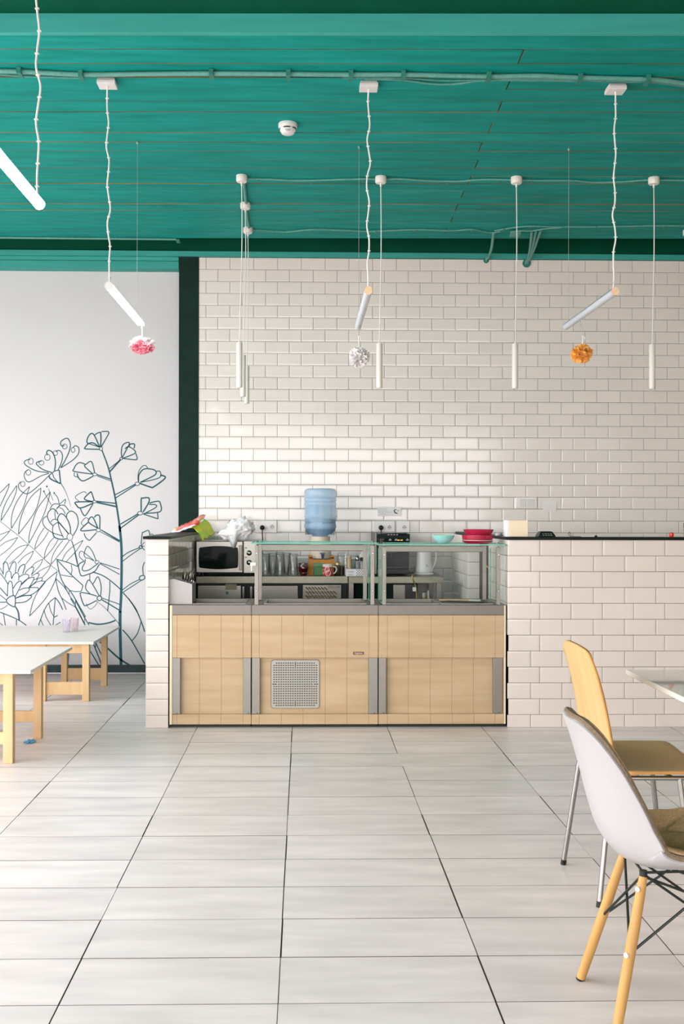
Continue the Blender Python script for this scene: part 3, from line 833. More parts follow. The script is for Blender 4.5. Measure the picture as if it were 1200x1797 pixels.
# ---- the rest of the room, behind and beside the camera
wL = MB()
wL.box(ROOM_L - .2, ROOM_L, ROOM_F, YM, 3.40, 3.78).box(ROOM_L - .2, ROOM_L, ROOM_F, YM, 0, 0.12)
wL.box(ROOM_L - .2, ROOM_L, ROOM_F, -7.5, 0.12, 3.40).box(ROOM_L - .2, ROOM_L, 7.6, YM, 0.12, 3.40)
structure(wL.build('wall_left', M['plaster']))
def window(n, x0, x1, y0, y1, z0, z1, bars, axis):
    f = MB()
    t = 0.03
    if axis == 'y':
        for k in range(bars + 1):
            y = y0 + (y1 - y0) * k / bars
            f.box(x0, x1, y - t, y + t, z0, z1)
        f.box(x0, x1, y0, y1, z0, z0 + .06).box(x0, x1, y0, y1, z1 - .06, z1)
    else:
        for k in range(bars + 1):
            x = x0 + (x1 - x0) * k / bars
            f.box(x - t, x + t, y0, y1, z0, z1)
        f.box(x0, x1, y0, y1, z0, z0 + .06).box(x0, x1, y0, y1, z1 - .06, z1)
    structure(f.build('window_%d' % n, M['black']))
window(1, ROOM_L - .12, ROOM_L - .06, -7.5, 7.6, 0.12, 3.40, 10, 'y')
wF = MB()
wF.box(ROOM_L, ROOM_R, ROOM_F - .2, ROOM_F, 3.45, 3.78).box(ROOM_L, ROOM_R, ROOM_F - .2, ROOM_F, 0, 0.15)
wF.box(ROOM_L, -4.4, ROOM_F - .2, ROOM_F, 0.15, 3.45).box(4.8, ROOM_R, ROOM_F - .2, ROOM_F, 0.15, 3.45)
structure(wF.build('wall_front', M['warm_plaster']))
window(2, -4.4, 4.8, ROOM_F - .12, ROOM_F - .06, 0.15, 3.45, 5, 'x')
structure(MB().box(ROOM_R, ROOM_R + .2, ROOM_F, YM, 0, 3.78).build('wall_right', M['warm_plaster']))
structure(MB().box(-60, 60, -60, 60, -0.32, -0.12).build('ground', M['outdoor']))

# =================================================================== COUNTER
UX = [-0.840, -0.324, 0.479, 1.290]
ZT = 0.776
def post(mb, x, y0=YF + .02, w_=.026):
    mb.box(x - w_ / 2, x + w_ / 2, y0, y0 + .02, ZT, 1.158)
GRX = [-0.792, -0.6535, -0.515, -0.376, -0.274, -0.133, 0.004, 0.144, 0.281, 0.419, 0.537, 0.672, 0.813, 0.951, 1.088, 1.222]
LAB = ['pale oak counter unit at the left end, carrying the cutlery box',
       'pale oak counter unit in the middle with a square steel ventilation grille',
       'pale oak counter unit at the right end, under the crimson bowls']
units = []
for i in range(3):
    x0, x1 = UX[i] + .0012, UX[i + 1] - .0012
    t = thing('serving_counter', LAB[i], 'counter', ((x0 + x1) / 2, YF + .25, 0), 0, 'serving counter units')
    units.append(t)
    MB().box(x0 + .004, x1 - .004, YF + .05, YF + .50, 0.07, ZT - .17).box(x0 + .004, x0 + .02, YF + .02, YF + .5, 0.07, ZT - .05) \
        .box(x1 - .02, x1 - .004, YF + .02, YF + .5, 0.07, ZT - .05).box(x0 + .02, x1 - .02, YF + .48, YF + .5, .07, ZT - .05).build('body', M['oak'], t)
    # steel worktop with a sunken well
    tp = MB()
    wells = [[(-0.735, -0.375)], [(-0.235, 0.395)], [(0.545, 0.865), (0.895, 1.205)]][i]
    ya, yb = YF + .075, YF + .40
    xs = [x0] + [v for wv in wells for v in wv] + [x1]
    tp.box(x0, x1, YF + .0025, YF + .0025 + .004, ZT - .062, ZT)                    # front apron
    tp.box(x0, x1, YF + .006, ya, ZT - .004, ZT).box(x0, x1, yb, YF + .515, ZT - .004, ZT)
    for k in range(0, len(xs), 2):
        tp.box(xs[k], xs[k + 1], ya, yb, ZT - .004, ZT)
    tp.box(x0, x1, YF + .511, YF + .515, ZT - .06, ZT)
    tp.build('steel_top', M['steel_h'], t, bevel=0.0015)
    for (a, b) in wells:
        wv = MB()
        wv.box(a, b, ya, yb, ZT - .16, ZT - .155).box(a, a + .003, ya, yb, ZT - .157, ZT + .003).box(b - .003, b, ya, yb, ZT - .157, ZT + .003)
        wv.box(a, b, ya, ya + .003, ZT - .157, ZT + .003).box(a, b, yb - .003, yb, ZT - .157, ZT + .003)
        wv.box(a - .012, b + .012, yb - .002, yb + .014, ZT, ZT + .005).box(a - .012, b + .012, ya - .014, ya + .002, ZT, ZT + .005)
        wv.box(a - .012, a + .002, ya, yb, ZT, ZT + .005).box(b - .002, b + .012, ya, yb, ZT, ZT + .005)
        wv.build('tray_well', M['steel'], t)
    # upper front boards, lower recessed boards, plinth boards
    xa = x0 + (.017 if i == 0 else 0)
    xz = x1 - (.012 if i == 2 else 0)
    edges = [xa] + [g for g in GRX if xa + .01 < g < xz - .01] + [xz]
    for a, b in zip(edges[:-1], edges[1:]):
        MB().box(a + .0005, b - .0005, YF + .002, YF + .02, 0.443, ZT - .064).build('front_board', M['oak'], t, bevel=0.0008, seg=1)
        MB().box(a + .0005, b - .0005, YF + .006 - (.004 if i == 1 else 0), YF + .05, 0.022, 0.085).build('plinth_board', M['oak'], t, bevel=0.0008, seg=1)
    px = [(-0.826, -0.772), (-0.375, -0.327)] if i == 0 else ([(-0.321, -0.270), (0.420, 0.476)] if i == 1 else [(0.482, 0.529), (1.209, 1.270)])
    ed2 = [px[0][0]] + [g for g in GRX if px[0][1] < g < px[1][0]] + [px[1][1]]
    for a, b in zip(ed2[:-1], ed2[1:]):
        MB().box(a + .0005, b - .0005, YF + .034, YF + .052, 0.078, 0.45).build('recessed_board', M['oak'], t, bevel=0.0008, seg=1)
    for a, b in px:
        p = MB().box(a, b, YF + .008, YF + .0335, 0.0865, 0.4425).build('steel_upright', M['steel'], t, bevel=0.002)
        MB().lathe([(.0035, 0), (.0035, .002)], ((a + b) / 2 + .008, YF + .0065, .093), 10, axis='y').build('bolt', M['print_dark'], p)
    if i == 0:
        MB().box(x0 - .0, x0 + .016, YF + .001, YF + .021, .022, ZT - .002).build('edge_trim', M['oak_trim'], t, bevel=0.0015)
    if i == 2:
        MB().box(x1 - .011, x1, YF + .001, YF + .021, .022, ZT - .002).build('edge_trim', M['oak_trim'], t, bevel=0.0015)
    MB().box(x0 + .005, x1 - .005, YF + .035, YF + .06, 0.0, 0.07).build('kickboard', M['kick'], t)

# square grille on the middle unit
gt = units[1]
gz0, gz1, gx0, gx1 = 0.119, 0.424, -0.199, 0.106
gr = MB()
gr.prism(rrect(gx0, gx1, gz0, gz1, .018), YF + .0285, YF + .033)
grille = gr.build('ventilation_grille', M['dull_steel'], gt)
MB().prism(rrect(gx0 - .0025, gx1 + .0025, gz0 - .0025, gz1 + .0025, .0195), YF + .031, YF + .0338).build('grille_gasket', M['print_dark'], grille)
sl = MB()
gcx, gcz = (gx0 + gx1) / 2, (gz0 + gz1) / 2
for ri in range(-9, 10):
    for ci in range(-9, 10):
        if abs(ri) == 9 and abs(ci) == 9:
            continue
        if (abs(ri) >= 8 and ci == 0) or (ri == 0 and abs(ci) >= 8):
            continue
        sl.box(gcx + ci * .0149 - .005, gcx + ci * .0149 + .005, YF + .0278, YF + .0284, gcz + ri * .0149 - .003, gcz + ri * .0149 + .003)
for sg in (-1, 1):
    sl.box(gcx - .0028, gcx + .0028, YF + .0278, YF + .0284, gcz + sg * .126 - .015, gcz + sg * .126 + .015)
    sl.box(gcx + sg * .131 - .014, gcx + sg * .131 + .014, YF + .0278, YF + .0284, gcz - .0028, gcz + .0028)
stuff(sl.build('grille_slots', M['print_dark'], grille))
bd = at(629, 1146.4, YF)
badge = MB().prism(rrect(bd.x - .0345, bd.x + .0345, bd.z - .009, bd.z + .009, .003), YF - .0012, YF + .0019).build('maker_badge', M['badge'], gt)
text('badge_lettering', 'Rightline', .0145, (bd.x, YF - .0016, bd.z), M['print_white'], badge)

# glass cases standing on the counter
def pane(mb, x0, x1, y0, y1, z0, z1, thin):
    """sheet: large faces clear glass, the rim green"""
    ax = {'x': 0, 'y': 1, 'z': 2}[thin]
    v = [(x, y, z) for z in (z0, z1) for y in (y0, y1) for x in (x0, x1)]
    F = [(0, 2, 3, 1), (4, 5, 7, 6), (0, 1, 5, 4), (2, 6, 7, 3), (0, 4, 6, 2), (1, 3, 7, 5)]
    A = [2, 2, 1, 1, 0, 0]
    mb.add(v, F, False, [0 if a == ax else 1 for a in A])
GM = [M['glass'], M['glass_edge']]
def glass_case(name, label, x0, x1, pL, pR, front, px):
    t = thing(name, label, 'display case', ((x0 + x1) / 2, YF + .2, ZT), 0, 'glass cases on the counter')
    zt = 1.163 if front == 'half' else 1.155
    zr0, zr1 = (1.106, 1.149) if front == 'half' else (1.100, 1.142)
    mb = MB(); pane(mb, x0, x1, YF - .012, YF + .40, zt, zt + .008, 'z')
    mb.build('glass_shelf', GM, t)
    mb = MB()
    if front == 'half':
        pane(mb, x0 + .002, x1 - .004, YF + .004, YF + .009, 1.020, zt - .001, 'y')
    else:
        pane(mb, x0 + .012, x1 - .012, YF + .004, YF + .009, ZT + .004, zt - .002, 'y')
    mb.build('front_pane', GM, t)
    for xx in px:
        pb = MB()
        pb.box(xx - .0125, xx + .0125, YF + .012, YF + .034, ZT, zt - .012)
        pb.lathe([(.006, 0), (.006, .016)], (xx, YF + .023, zt - .013), 10)
        pb.lathe([(.008, 0), (.008, .007), (.004, .010)], (xx, YF + .023, zt + .0085), 10)
        p = pb.build('upright', M['steel_post'], t, bevel=0.0012)
        for zz in (zt - .06, ZT + .09):
            MB().lathe([(.004, 0), (.0055, .004), (.004, .008)], (xx, YF + .0035, zz), 10, axis='y').build('glass_stud', M['chrome'], p)
    for xx in (pL, pR):
        MB().box(xx - .0125, xx + .0125, YF + .36, YF + .385, ZT, zr1).box(xx - .02, xx + .02, YF + .36, YF + .385, ZT, ZT + .004).build('rear_upright', M['steel_post'], t, bevel=0.0012)
    rl = MB()
    rl.box(pL, pR, YF + .364, YF + .382, zr0, zr1)
    rl.build('lamp_rail', M['steel_post'], t, bevel=0.004)
    for xx in ((x1 - .03,) if front == 'half' else (x0 + .03, x1 - .03)):
        sd = MB()
        pane(sd, xx - .003, xx + .003, YF + .035, YF + .36, ZT + .006, zt - .03, 'x')
        sd.build('side_pane', GM, t)
    return t
caseL = glass_case('glass_case', 'glass case on the middle counter unit, below the water bottle, with a short front pane', -0.327, 0.470, -0.285, 0.415, 'half', (-0.293, 0.441))
caseR = glass_case('glass_case', 'glass case at the right end of the counter, crimson and turquoise bowls on top', 0.474, 1.283, 0.52, 1.215, 'full', (0.516, 1.242))
# small white sensor clipped to the pane of the left case
k = at(443.5, 990, YF)
MB().box(k.x - .016, k.x + .02, YF - .004, YF + .0035, k.z - .010, k.z + .011).box(k.x - .012, k.x - .004, YF - .003, YF + .0035, k.z - .045, k.z - .01).build('pane_clamp', M['white'], caseL, bevel=.002)

# =================================================================== BACK BENCHES
YK = 8.10
ZK = 0.868
tf = thing('refrigerated_table', 'long steel refrigerated worktable at the back wall under the microwave and water bottle', 'refrigerator', (-.24, 8.4, 0))
x0, x1 = -0.828, 0.350
MB().box(x0, x1, YK, YB - .016, ZK - .005, ZK).box(x0, x1, YK, YK + .012, ZK - .055, ZK).build('worktop', M['steel_bench'], tf, bevel=.002)
MB().box(x0 + .01, x1 - .01, YK + .06, YB - .03, 0.12, ZK - .006).build('carcass', M['kick'], tf)
dz = (0.16, 0.795)
def fridge_door(a, b, m):
    d = MB().box(a, b, YK + .028, YK + .058, *dz).build('door', m, tf, bevel=.004)
    return d
d1 = fridge_door(at(346, 1040, YK).x, at(423, 1040, YK).x, M['silver'])
MB().box(at(424.5, 1040, YK).x, at(429, 1040, YK).x, YK + .005, YK + .027, .2, .79).build('door_handle', M['chrome'], d1, bevel=.003)
a, b = at(395, 1025, YK), at(415, 1035.5, YK)
MB().box(a.x, b.x, YK + .0262, YK + .0278, b.z, a.z).build('rating_label', M['beige_label'], d1)
a = at(398, 1041, YK)
MB().lathe([(.0115, 0), (.0115, .0015)], (a.x, YK + .0262, a.z), 20, axis='y').build('round_sticker', M['teal_dot'], d1)
d2 = fridge_door(at(455, 1040, YK).x, at(523, 1040, YK).x, M['steel'])
MB().box(at(438, 1040, YK).x, at(443, 1040, YK).x, YK + .012, YK + .03, .2, .79).box(at(445, 1040, YK).x, at(447, 1040, YK).x, YK + .012, YK + .03, .2, .79).build('door_handle', M['chrome'], d2, bevel=.003)
# machine compartment with pressed louvres and lettering
a0, a1 = at(531, 1040, YK).x, at(599, 1040, YK).x
mp_ = MB().box(a0, a1, YK + .03, YK + .05, .16, .80).build('machine_panel', M['steel'], tf, bevel=.002)
lv = MB()
for row in range(3):
    for kx in range(10):
        p = at(536.5 + kx * 5.4, 1031 + row * 7.2, YK)
        mt = Matrix.Translation((p.x + .011, YK + .029, p.z - .009)) @ Matrix.Rotation(R(40), 4, 'Y') @ Matrix.Rotation(R(18), 4, 'X')
        if row == 0 and kx > 6:
            continue
        lv.box(-.016, .016, -.004, .002, -.0035, .0035, mtx=mt)
stuff(lv.build('louvres', M['gold'], mp_))
p = at(586.5, 1031, YK)
text('maker_lettering', 'POLAIR', .026, (p.x, YK + .0285, p.z), M['print_dark'], mp_, width=1.12)
for xx in (x0 + .05, x1 - .05):
    for yy in (YK + .1, YB - .1):
        MB().lathe([(.02, 0), (.02, .02), (.012, .025), (.012, .12)], (xx, yy, 0), 12).build('leg', M['black'], tf)

tw = thing('worktable', 'short steel worktable at the back wall carrying the coffee machine and white kettle', 'table', (.72, 8.4, 0))
x0, x1 = 0.356, 1.098
MB().box(x0, x1, YK - .006, YB - .016, ZK - .006, ZK).box(x0, x1, YK - .006, YK + .03, ZK - .052, ZK - .004).box(x1 - .03, x1, YK, YB - .02, ZK - .05, ZK - .004).build('worktop', M['steel_bench'], tw, bevel=.002)
for xx in (x0 + .022, x1 - .030):
    for yy in (YK + .045, YB - .06):
        MB().box(xx - .02, xx + .02, yy - .02, yy + .02, 0, ZK - .006).build('leg', M['steel'], tw, bevel=.003)
MB().box(x0 + .05, x1 - .055, YK + .05, YB - .05, .22, .235).build('undershelf', M['steel'], tw, bevel=.002)

ov = thing('convection_oven', 'dark glass-fronted oven on the shelf beneath the short steel worktable', 'oven', (.60, 8.4, .235))
MB().box(0.408, 0.905, YK + .075, YB - .08, .236, .806).build('body', M['black'], ov, bevel=.006)
od = MB().box(0.412, at(690, 1040, YK).x, YK + .045, YK + .074, .25, .80).build('door', M['dark_glass'], ov, bevel=.003)
for (xa, za, xb, zb) in ((607, 1021.5, 690, 1023.5), ):
    p, q = at(xa, za, YK + .04), at(xb, zb, YK + .04)
    MB().box(p.x, q.x, YK + .035, YK + .0445, q.z, p.z).build('door_trim', M['steel'], od)
p, q = at(640, 1026, YK + .04), at(642, 1060, YK + .04)
MB().box(p.x, q.x, YK + .036, YK + .0445, q.z - .2, p.z).build('door_trim', M['steel'], od)
MB().box(at(691, 1040, YK).x, at(712, 1040, YK).x, YK + .05, YK + .074, .25, .80).build('control_panel', M['steel'], ov, bevel=.003)

def lathe_thing(name, label, cat, prof, loc, m, n=24, group=None):
    o = MB().lathe(prof, (0, 0, 0), n).build(name, m)
    o.location = loc
    tag(o, label, cat, group)
    return o
p = at(748, 1042, 8.05)
bt = thing('bottle', 'small yellow bottle under the right end of the steel worktable', 'bottle', (p.x, 8.22, .235))
MB().lathe([(.028, .236), (.03, .25), (.03, .62), (.026, .66), (.013, .69), (.013, .70)], (p.x, 8.22, 0), 16).build('bottle_body', M['yellow_label'], bt)
MB().lathe([(.015, .701), (.015, .73), (.010, .735)], (p.x, 8.22, 0), 14).build('cap', M['white'], bt)
p = at(766, 1042, 8.05)
bt = thing('bottle', 'slim pale bottle beside the front right leg of the steel worktable', 'bottle', (.995, 8.25, .235))
MB().lathe([(.020, .236), (.021, .25), (.021, .60), (.019, .66), (.009, .70), (.009, .72)], (.995, 8.25, 0), 14).build('bottle_body', M['white'], bt)
MB().lathe([(.011, .721), (.011, .745), (.008, .75)], (.995, 8.25, 0), 12).build('cap', M['white'], bt)
bc = MB()
def cl(u, v):
    x = 0.905 + .075 * u + .01 * math.sin(9 * v)
    return Vector((x, 8.155 + .02 * math.sin(u * 9 + v * 5) + .05 * u * (1 - v), .25 + .47 * v * (1 - .45 * u)))
bc.grid(cl, 10, 14)
o = bc.build('cleaning_cloth', M['blue_cloth'])
sm_ = o.modifiers.new('thickness', 'SOLIDIFY'); sm_.thickness = .006
tag(o, 'blue grey cloth hanging under the steel worktable beside the oven', 'cloth')

# =================================================================== THINGS ON THE BACK BENCHES
# microwave
p0, p1 = at(343.5, 949, 8.14), at(450, 1006, 8.14)
mw = thing('microwave', 'silver microwave oven with a black window at the left end of the steel bench', 'microwave', ((p0.x + p1.x) / 2, 8.32, ZK))
zb, zt = ZK + .022, p0.z
MB().box(p0.x, p1.x, 8.165, 8.52, zb, zt).build('casing', M['silver'], mw, bevel=.006)
xd = at(427, 970, 8.14).x
dr = MB().box(p0.x, xd - .001, 8.135, 8.164, zb, zt).build('door', M['silver'], mw, bevel=.008)
wa, wb = at(349.5, 958, 8.14), at(417.5, 999, 8.14)
ol = []
for k in range(9):          # window with bowed top and bottom
    u = k / 8; ol.append((wa.x + .006 + (wb.x - wa.x - .012) * u, wa.z - .012 + .012 * math.sin(PI * u)))
for k in range(5):
    u = k / 4; ol.append((wb.x - .000 + .004 * math.sin(PI * u), wa.z - .02 + (wb.z - wa.z + .04) * u))
for k in range(9):
    u = 1 - k / 8; ol.append((wa.x + .006 + (wb.x - wa.x - .012) * u, wb.z + .012 - .012 * math.sin(PI * u)))
for k in range(5):
    u = 1 - k / 4; ol.append((wa.x - .004 * math.sin(PI * u), wa.z - .02 + (wb.z - wa.z + .04) * u))
MB().prism(ol, 8.130, 8.136).build('window', M['dark_glass'], dr)
ha, hb = at(419.5, 957, 8.14), at(424.5, 1001, 8.14)
MB().box(ha.x, hb.x, 8.122, 8.1345, hb.z, ha.z).build('handle', M['steel'], dr, bevel=.003)
cp = MB().box(xd + .001, p1.x, 8.138, 8.164, zb, zt).build('control_panel', M['silver'], mw, bevel=.004)
for zz in (970.5, 987):
    kx = at(437, zz, 8.13)
    MB().lathe([(.021, 0), (.021, -.004), (.016, -.006), (.014, -.020), (.010, -.022)], (kx.x, 8.1375, kx.z), 20, axis='y').build('knob', M['chrome'], cp)
    pr = at(431.5, zz - 9, 8.13)
    MB().box(pr.x - .008, pr.x + .008, 8.1368, 8.1378, pr.z - .003, pr.z + .003).build('knob_marking', M['print_dark'], cp)
for xx in (p0.x + .05, p1.x - .05):
    for yy in (8.2, 8.46):
        MB().lathe([(.016, ZK), (.016, zb + .001)], (xx, yy, 0), 12).build('foot', M['black'], mw)
mzt = zt

# white carrier bag thrown over the microwave
bagc = at(418, 935, 8.22)
bg = bpy.data.meshes.new('bag')
bm = bmesh.new()
bmesh.ops.create_icosphere(bm, subdivisions=5, radius=1.0)
rb = random.Random(4)
dirs = [Vector((rb.gauss(0, 1), rb.gauss(0, 1), rb.gauss(0, 1))).normalized() for _ in range(60)]
from mathutils import noise as mnoise
for v in bm.verts:
    d = v.co.normalized()
    f = 0.80 + .22 * mnoise.noise(d * 2.1 + Vector((3, 1, 7))) + .16 * abs(mnoise.noise(d * 4.5)) + .07 * abs(mnoise.noise(d * 10.0))
    hx = .155 * f; hz = .115 * f
    x = d.x * hx; y = d.y * .085 * f; z = d.z * hz
    if z > 0:
        x = x * (.85 - .9 * z) + .030                                    # leans to the right as it rises
    if z < -.03:
        x -= .02
    v.co = Vector((x, y, max(z, -.078)))
for v in bm.verts:
    # one corner hangs down over the front of the microwave
    k = max(0, 1 - ((v.co.x + .018) / .038) ** 2) * max(0, min(1, (-v.co.y - .0) / .03)) * max(0, min(1, (-v.co.z - .015) / .03))
    v.co.z -= .060 * k
    v.co.y -= .050 * k
    k2 = max(0, (v.co.x - .09) / .06) if v.co.z < 0 else 0
    v.co.z += -.0 * k2
bm.to_mesh(bg); bm.free()
bg.materials.append(M['bag'])
for pl in bg.polygons:
    pl.use_smooth = True
o = bpy.data.objects.new('carrier_bag', bg); C.objects.link(o)
o.location = (bagc.x - .012, 8.20, mzt + .082)
tag(o, 'crumpled white plastic bag lying on top of the microwave', 'bag')
text('bag_print', '~~', .02, (at(440, 946, 8.12).x, 8.128, at(440, 946, 8.12).z), M['print_blue'], None)
pt = bpy.data.objects['bag_print']; pt.parent = o; pt.matrix_parent_inverse = Matrix.Translation(o.location).inverted()

# lime and yellow plastic sack flopped over the end of the left wall, with red and pink pieces on it
sk = MB()
A = [at(313, 930, 8.30), at(330, 927, 8.30), at(346, 924, 8.30), at(360, 936, 8.30), at(361, 949.5, 8.30)]
def sack(u, v):
    # u along the drape from the wall cap to the microwave, v across
    pts = [Vector((-.985, 0, CAPT + .006)), Vector((-.93, 0, CAPT + .022)), Vector((-.86, 0, CAPT + .030)), Vector((-.812, 0, CAPT - .005)), Vector((-.785, 0, mzt + .006))]
    wid = [.05, .10, .16, .20, .22]
    s_ = u * 4
    k = min(3, int(s_)); f = s_ - k
    c = pts[k].lerp(pts[k + 1], f)
    ww = wid[k] + (wid[k + 1] - wid[k]) * f
    y = 8.34 + (v - .5) * ww * 1.6
    up = .055 * math.sin(PI * min(1, u * 1.05)) * v
    x = c.x + .070 * v * u
    z = c.z + up + .008 * math.sin(v * 17 + u * 5) + .045 * v * u
    return Vector((x, y, z))
sk.grid(sack, 26, 18)
o = sk.build('plastic_sack', M['lime'])
m_ = o.modifiers.new('thickness', 'SOLIDIFY'); m_.thickness = .004; m_.offset = 1
tag(o, 'lime and yellow plastic sack flopped from the left wall cap onto the microwave', 'bag')
rp = thing('paper_bundle', 'crumpled coral red and pink bundle lying on the lime plastic sack', 'paper', (-.9, 8.3, CAPT + .05))
def blob(name, m, c, r, seed, parent, amp=.35, fr=3.0, sub=4, flat=None):
    me = bpy.data.meshes.new(name)
    b_ = bmesh.new()
    bmesh.ops.create_icosphere(b_, subdivisions=sub, radius=1)
    for v in b_.verts:
        d = v.co.normalized()
        f = 1 + amp * mnoise.noise(d * fr + Vector((seed, seed * 2.1, 0)))
        v.co = Vector((d.x * r[0] * f, d.y * r[1] * f, d.z * r[2] * f))
        if flat is not None:
            v.co.z = max(v.co.z, flat)
    b_.to_mesh(me); b_.free()
    me.materials.append(m)
    for pl in me.polygons:
        pl.use_smooth = True
    o_ = bpy.data.objects.new(name, me); C.objects.link(o_)
    if parent:
        o_.parent = parent
        o_.matrix_parent_inverse = WORLD[parent.name].inverted()
    o_.location = c
    return o_
def strip(name, m, pts, wd, zh, parent, th=.004):
    """ribbon swept along pts, wd deep in y and zh high"""
    P = spline(pts, 6)
    g = MB()
    v = []
    for i, q in enumerate(P):
        k = 0.45 + .55 * math.sin(PI * (i + 1) / (len(P) + 1))
        v += [q + Vector((0, -wd * k / 2, .002 * math.sin(i * 1.3))), q + Vector((.004, -wd * k * .3, zh * k * .55 + .003 * math.cos(i * 1.1))), q + Vector((.008, wd * k / 2, zh * k + .003 * math.cos(i * 1.7)))]
    n = len(P)
    g.add(v, [(3 * i + e, 3 * i + 1 + e, 3 * i + 4 + e, 3 * i + 3 + e) for i in range(n - 1) for e in (0, 1)], True)
    o_ = g.build(name, m, parent)
    s_ = o_.modifiers.new('thickness', 'SOLIDIFY'); s_.thickness = th
    return o_
q = [at(*c_, 8.22) for c_ in ((303, 940), (312, 935), (324, 930), (336, 926), (346, 920), (357, 914))]
strip('folded_flap', M['pale_tissue'], q, .08, .026, rp)
q = [at(*c_, 8.24) for c_ in ((311, 930), (322, 927), (334, 923.5), (344, 917), (352, 911), (359, 909))]
strip('folded_flap', M['coral'], q, .07, .040, rp)
c_ = at(345, 917, 8.17); blob('scoop', M['coral'], c_, (.026, .02, .020), 2, rp, .1, 1.5, 3)
c_ = at(308, 933.5, 8.25); blob('crumpled_end', M['pale_tissue'], c_, (.028, .04, .026), 5, rp, .25, 2, 3)
c_ = at(311, 927.5, 8.25); blob('crumpled_end', M['orange_tissue'], c_, (.022, .03, .009), 7, rp, .2, 2, 3)

# water bottle, dispenser and stand
wx, wy = at(562, 900, 8.38).x, 8.38
zz = lambda py: at(562, py, wy).z
st = thing('dispenser_stand', 'small honey coloured wooden stand under the water dispenser', 'stand', (wx, wy, ZK))
xa, xb, xc = at(545.5, 1000, wy - .10).x, at(583, 1000, wy - .10).x, at(538, 1000, wy + .10).x
ztop = at(545, 975.5, wy - .1).z
for xx, yy in ((xa, wy - .10), (xb, wy - .10), (xa - .004, wy + .10), (xb - .004, wy + .10)):
    g = MB(); g.box(xx - .016, xx + .016, yy - .014, yy + .014, ZK, ztop - .01)
    g.lathe([(.0155, -.014), (.0155, .014)], (xx, yy, ztop - .010), 20, axis='y')
    g.build('leg', M['honey'], st)
for yy in (wy - .10, wy + .10):
    z0_, z1_ = at(560, 991.5, yy).z, at(560, 982, yy).z
    MB().box(xa, xb, yy - .010, yy + .010, z0_, z1_).build('crossbar', M['honey'], st, bevel=.002)
for xx in (xa, xb):
    MB().box(xx - .008, xx + .008, wy - .10, wy + .10, zz(991), zz(982)).build('crossbar', M['honey'], st, bevel=.002)
ds = thing('water_dispenser', 'cream water dispenser bowl with a blue tap on the wooden stand', 'dispenser', (wx, wy, zz(985)))
zb_ = max(zz(984), at(560, 982, wy).z + .001)
MB().lathe([(.060, zb_), (.082, zb_ + .012), (.090, zz(966)), (.086, zz(952)), (.078, zz(950)), (.078, zz(941.5)), (.066, zz(941.5)), (.060, zz(960))], (wx, wy, 0), 40).build('reservoir', M['cream'], ds)
tp_ = at(566, 973.5, wy - .1)
tg = MB()
tg.tube([(tp_.x, wy - .085, tp_.z + .002), (tp_.x, wy - .125, tp_.z + .002)], .010, 12)
tg.tube([(tp_.x, wy - .12, tp_.z + .004), (tp_.x, wy - .12, tp_.z - .030)], [.014, .009], 12)
tg.box(tp_.x - .022, tp_.x + .018, wy - .135, wy - .11, tp_.z + .006, tp_.z + .018)
tg.build('tap', M['blue_tap'], ds, bevel=.003)
bo = thing('water_bottle', 'large translucent blue water bottle turned upside down on the dispenser', 'bottle', (wx, wy, zz(941)))
rs = 28.5 / FPX * wy
pf = []
def pr_(px, r):
    pf.append((r * rs, zz(px)))
for a_ in ((951, .36), (940.5, .44), (938.5, .52), (935, .72), (929, .93), (925, .99), (919, .97), (917.5, .93), (915, .97), (911.5, .98), (910, .94), (907.5, .98), (905, .98), (903.5, .95), (902, .955),
           (887.5, .955), (886, .985), (882.5, .985), (881, .95), (878.5, .985), (875, .985), (873.5, .95), (871, .97), (864, .985), (860, .95), (858, .86), (857.2, .7), (857.4, 0.0)):
    pr_(*a_)
MB().lathe(pf, (wx, wy, 0), 48).build('bottle_body', M['bottle_blue'], bo)
# moulded grip: the vertical recess of the handle seen through the wall of the bottle
gx = at(551, 895, wy).x
MB().lathe([(.022, zz(909)), (.024, zz(905)), (.024, zz(887)), (.020, zz(884))], (gx + .012, wy + .03, 0), 16).build('hand_grip', M['bottle_blue'], bo)
MB().lathe([(.93 * rs, zz(938)), (.95 * rs, zz(925)), (.94 * rs, zz(911)), (0.01, zz(910.8))], (wx, wy, 0), 40).build('water', thin_glass('still_water', (0.80, 0.90, 0.98, 1), 0.05, diff=.06, dcol=(.5, .7, .9, 1)), bo)

# tumblers standing upside down
tumb = [(465.5, 8.22), (491.5, 8.17), (514, 8.22), (479, 8.36), (503, 8.37), (491, 8.52)]
first = None
TL = ['clear glass tumbler nearest the post of the left glass case', 'clear glass tumbler in front between the two others on the bench', 'clear glass tumbler next to the red glass',
      'clear glass tumbler behind, second from the microwave', 'clear glass tumbler behind, nearest the red glass', 'clear glass tumbler farthest back, in the third row on the bench']
for k, (px, yy) in enumerate(tumb):
    xx = at(px, 1000, yy).x
    if first is None:
        first = thing('drinking_glass', TL[0], 'glass', (xx, yy, ZK), 0, 'tumblers on the steel bench')
        h = .172
        MB().lathe([(.047, ZK + .001), (.048, ZK + .004), (.045, ZK + .03), (.0375, ZK + .10), (.036, ZK + h - .006), (.033, ZK + h), (0.0, ZK + h),
                    (0.0, ZK + h - .016), (.032, ZK + h - .018), (.035, ZK + .10), (.0435, ZK + .02), (.0455, ZK + .001)], (xx, yy, 0), 20).build('tumbler_wall', M['tumbler'], first)
        MB().lathe([(.036, ZK + h - .008), (.0375, ZK + h - .004), (.034, ZK + h + .001), (.001, ZK + h + .001)], (xx, yy, 0), 20).build('thick_base', M['tumbler'], first)
        base0 = Vector((xx, yy, ZK))
    else:
        copy_tree(first, Vector((xx, yy, ZK)) - base0, TL[k])

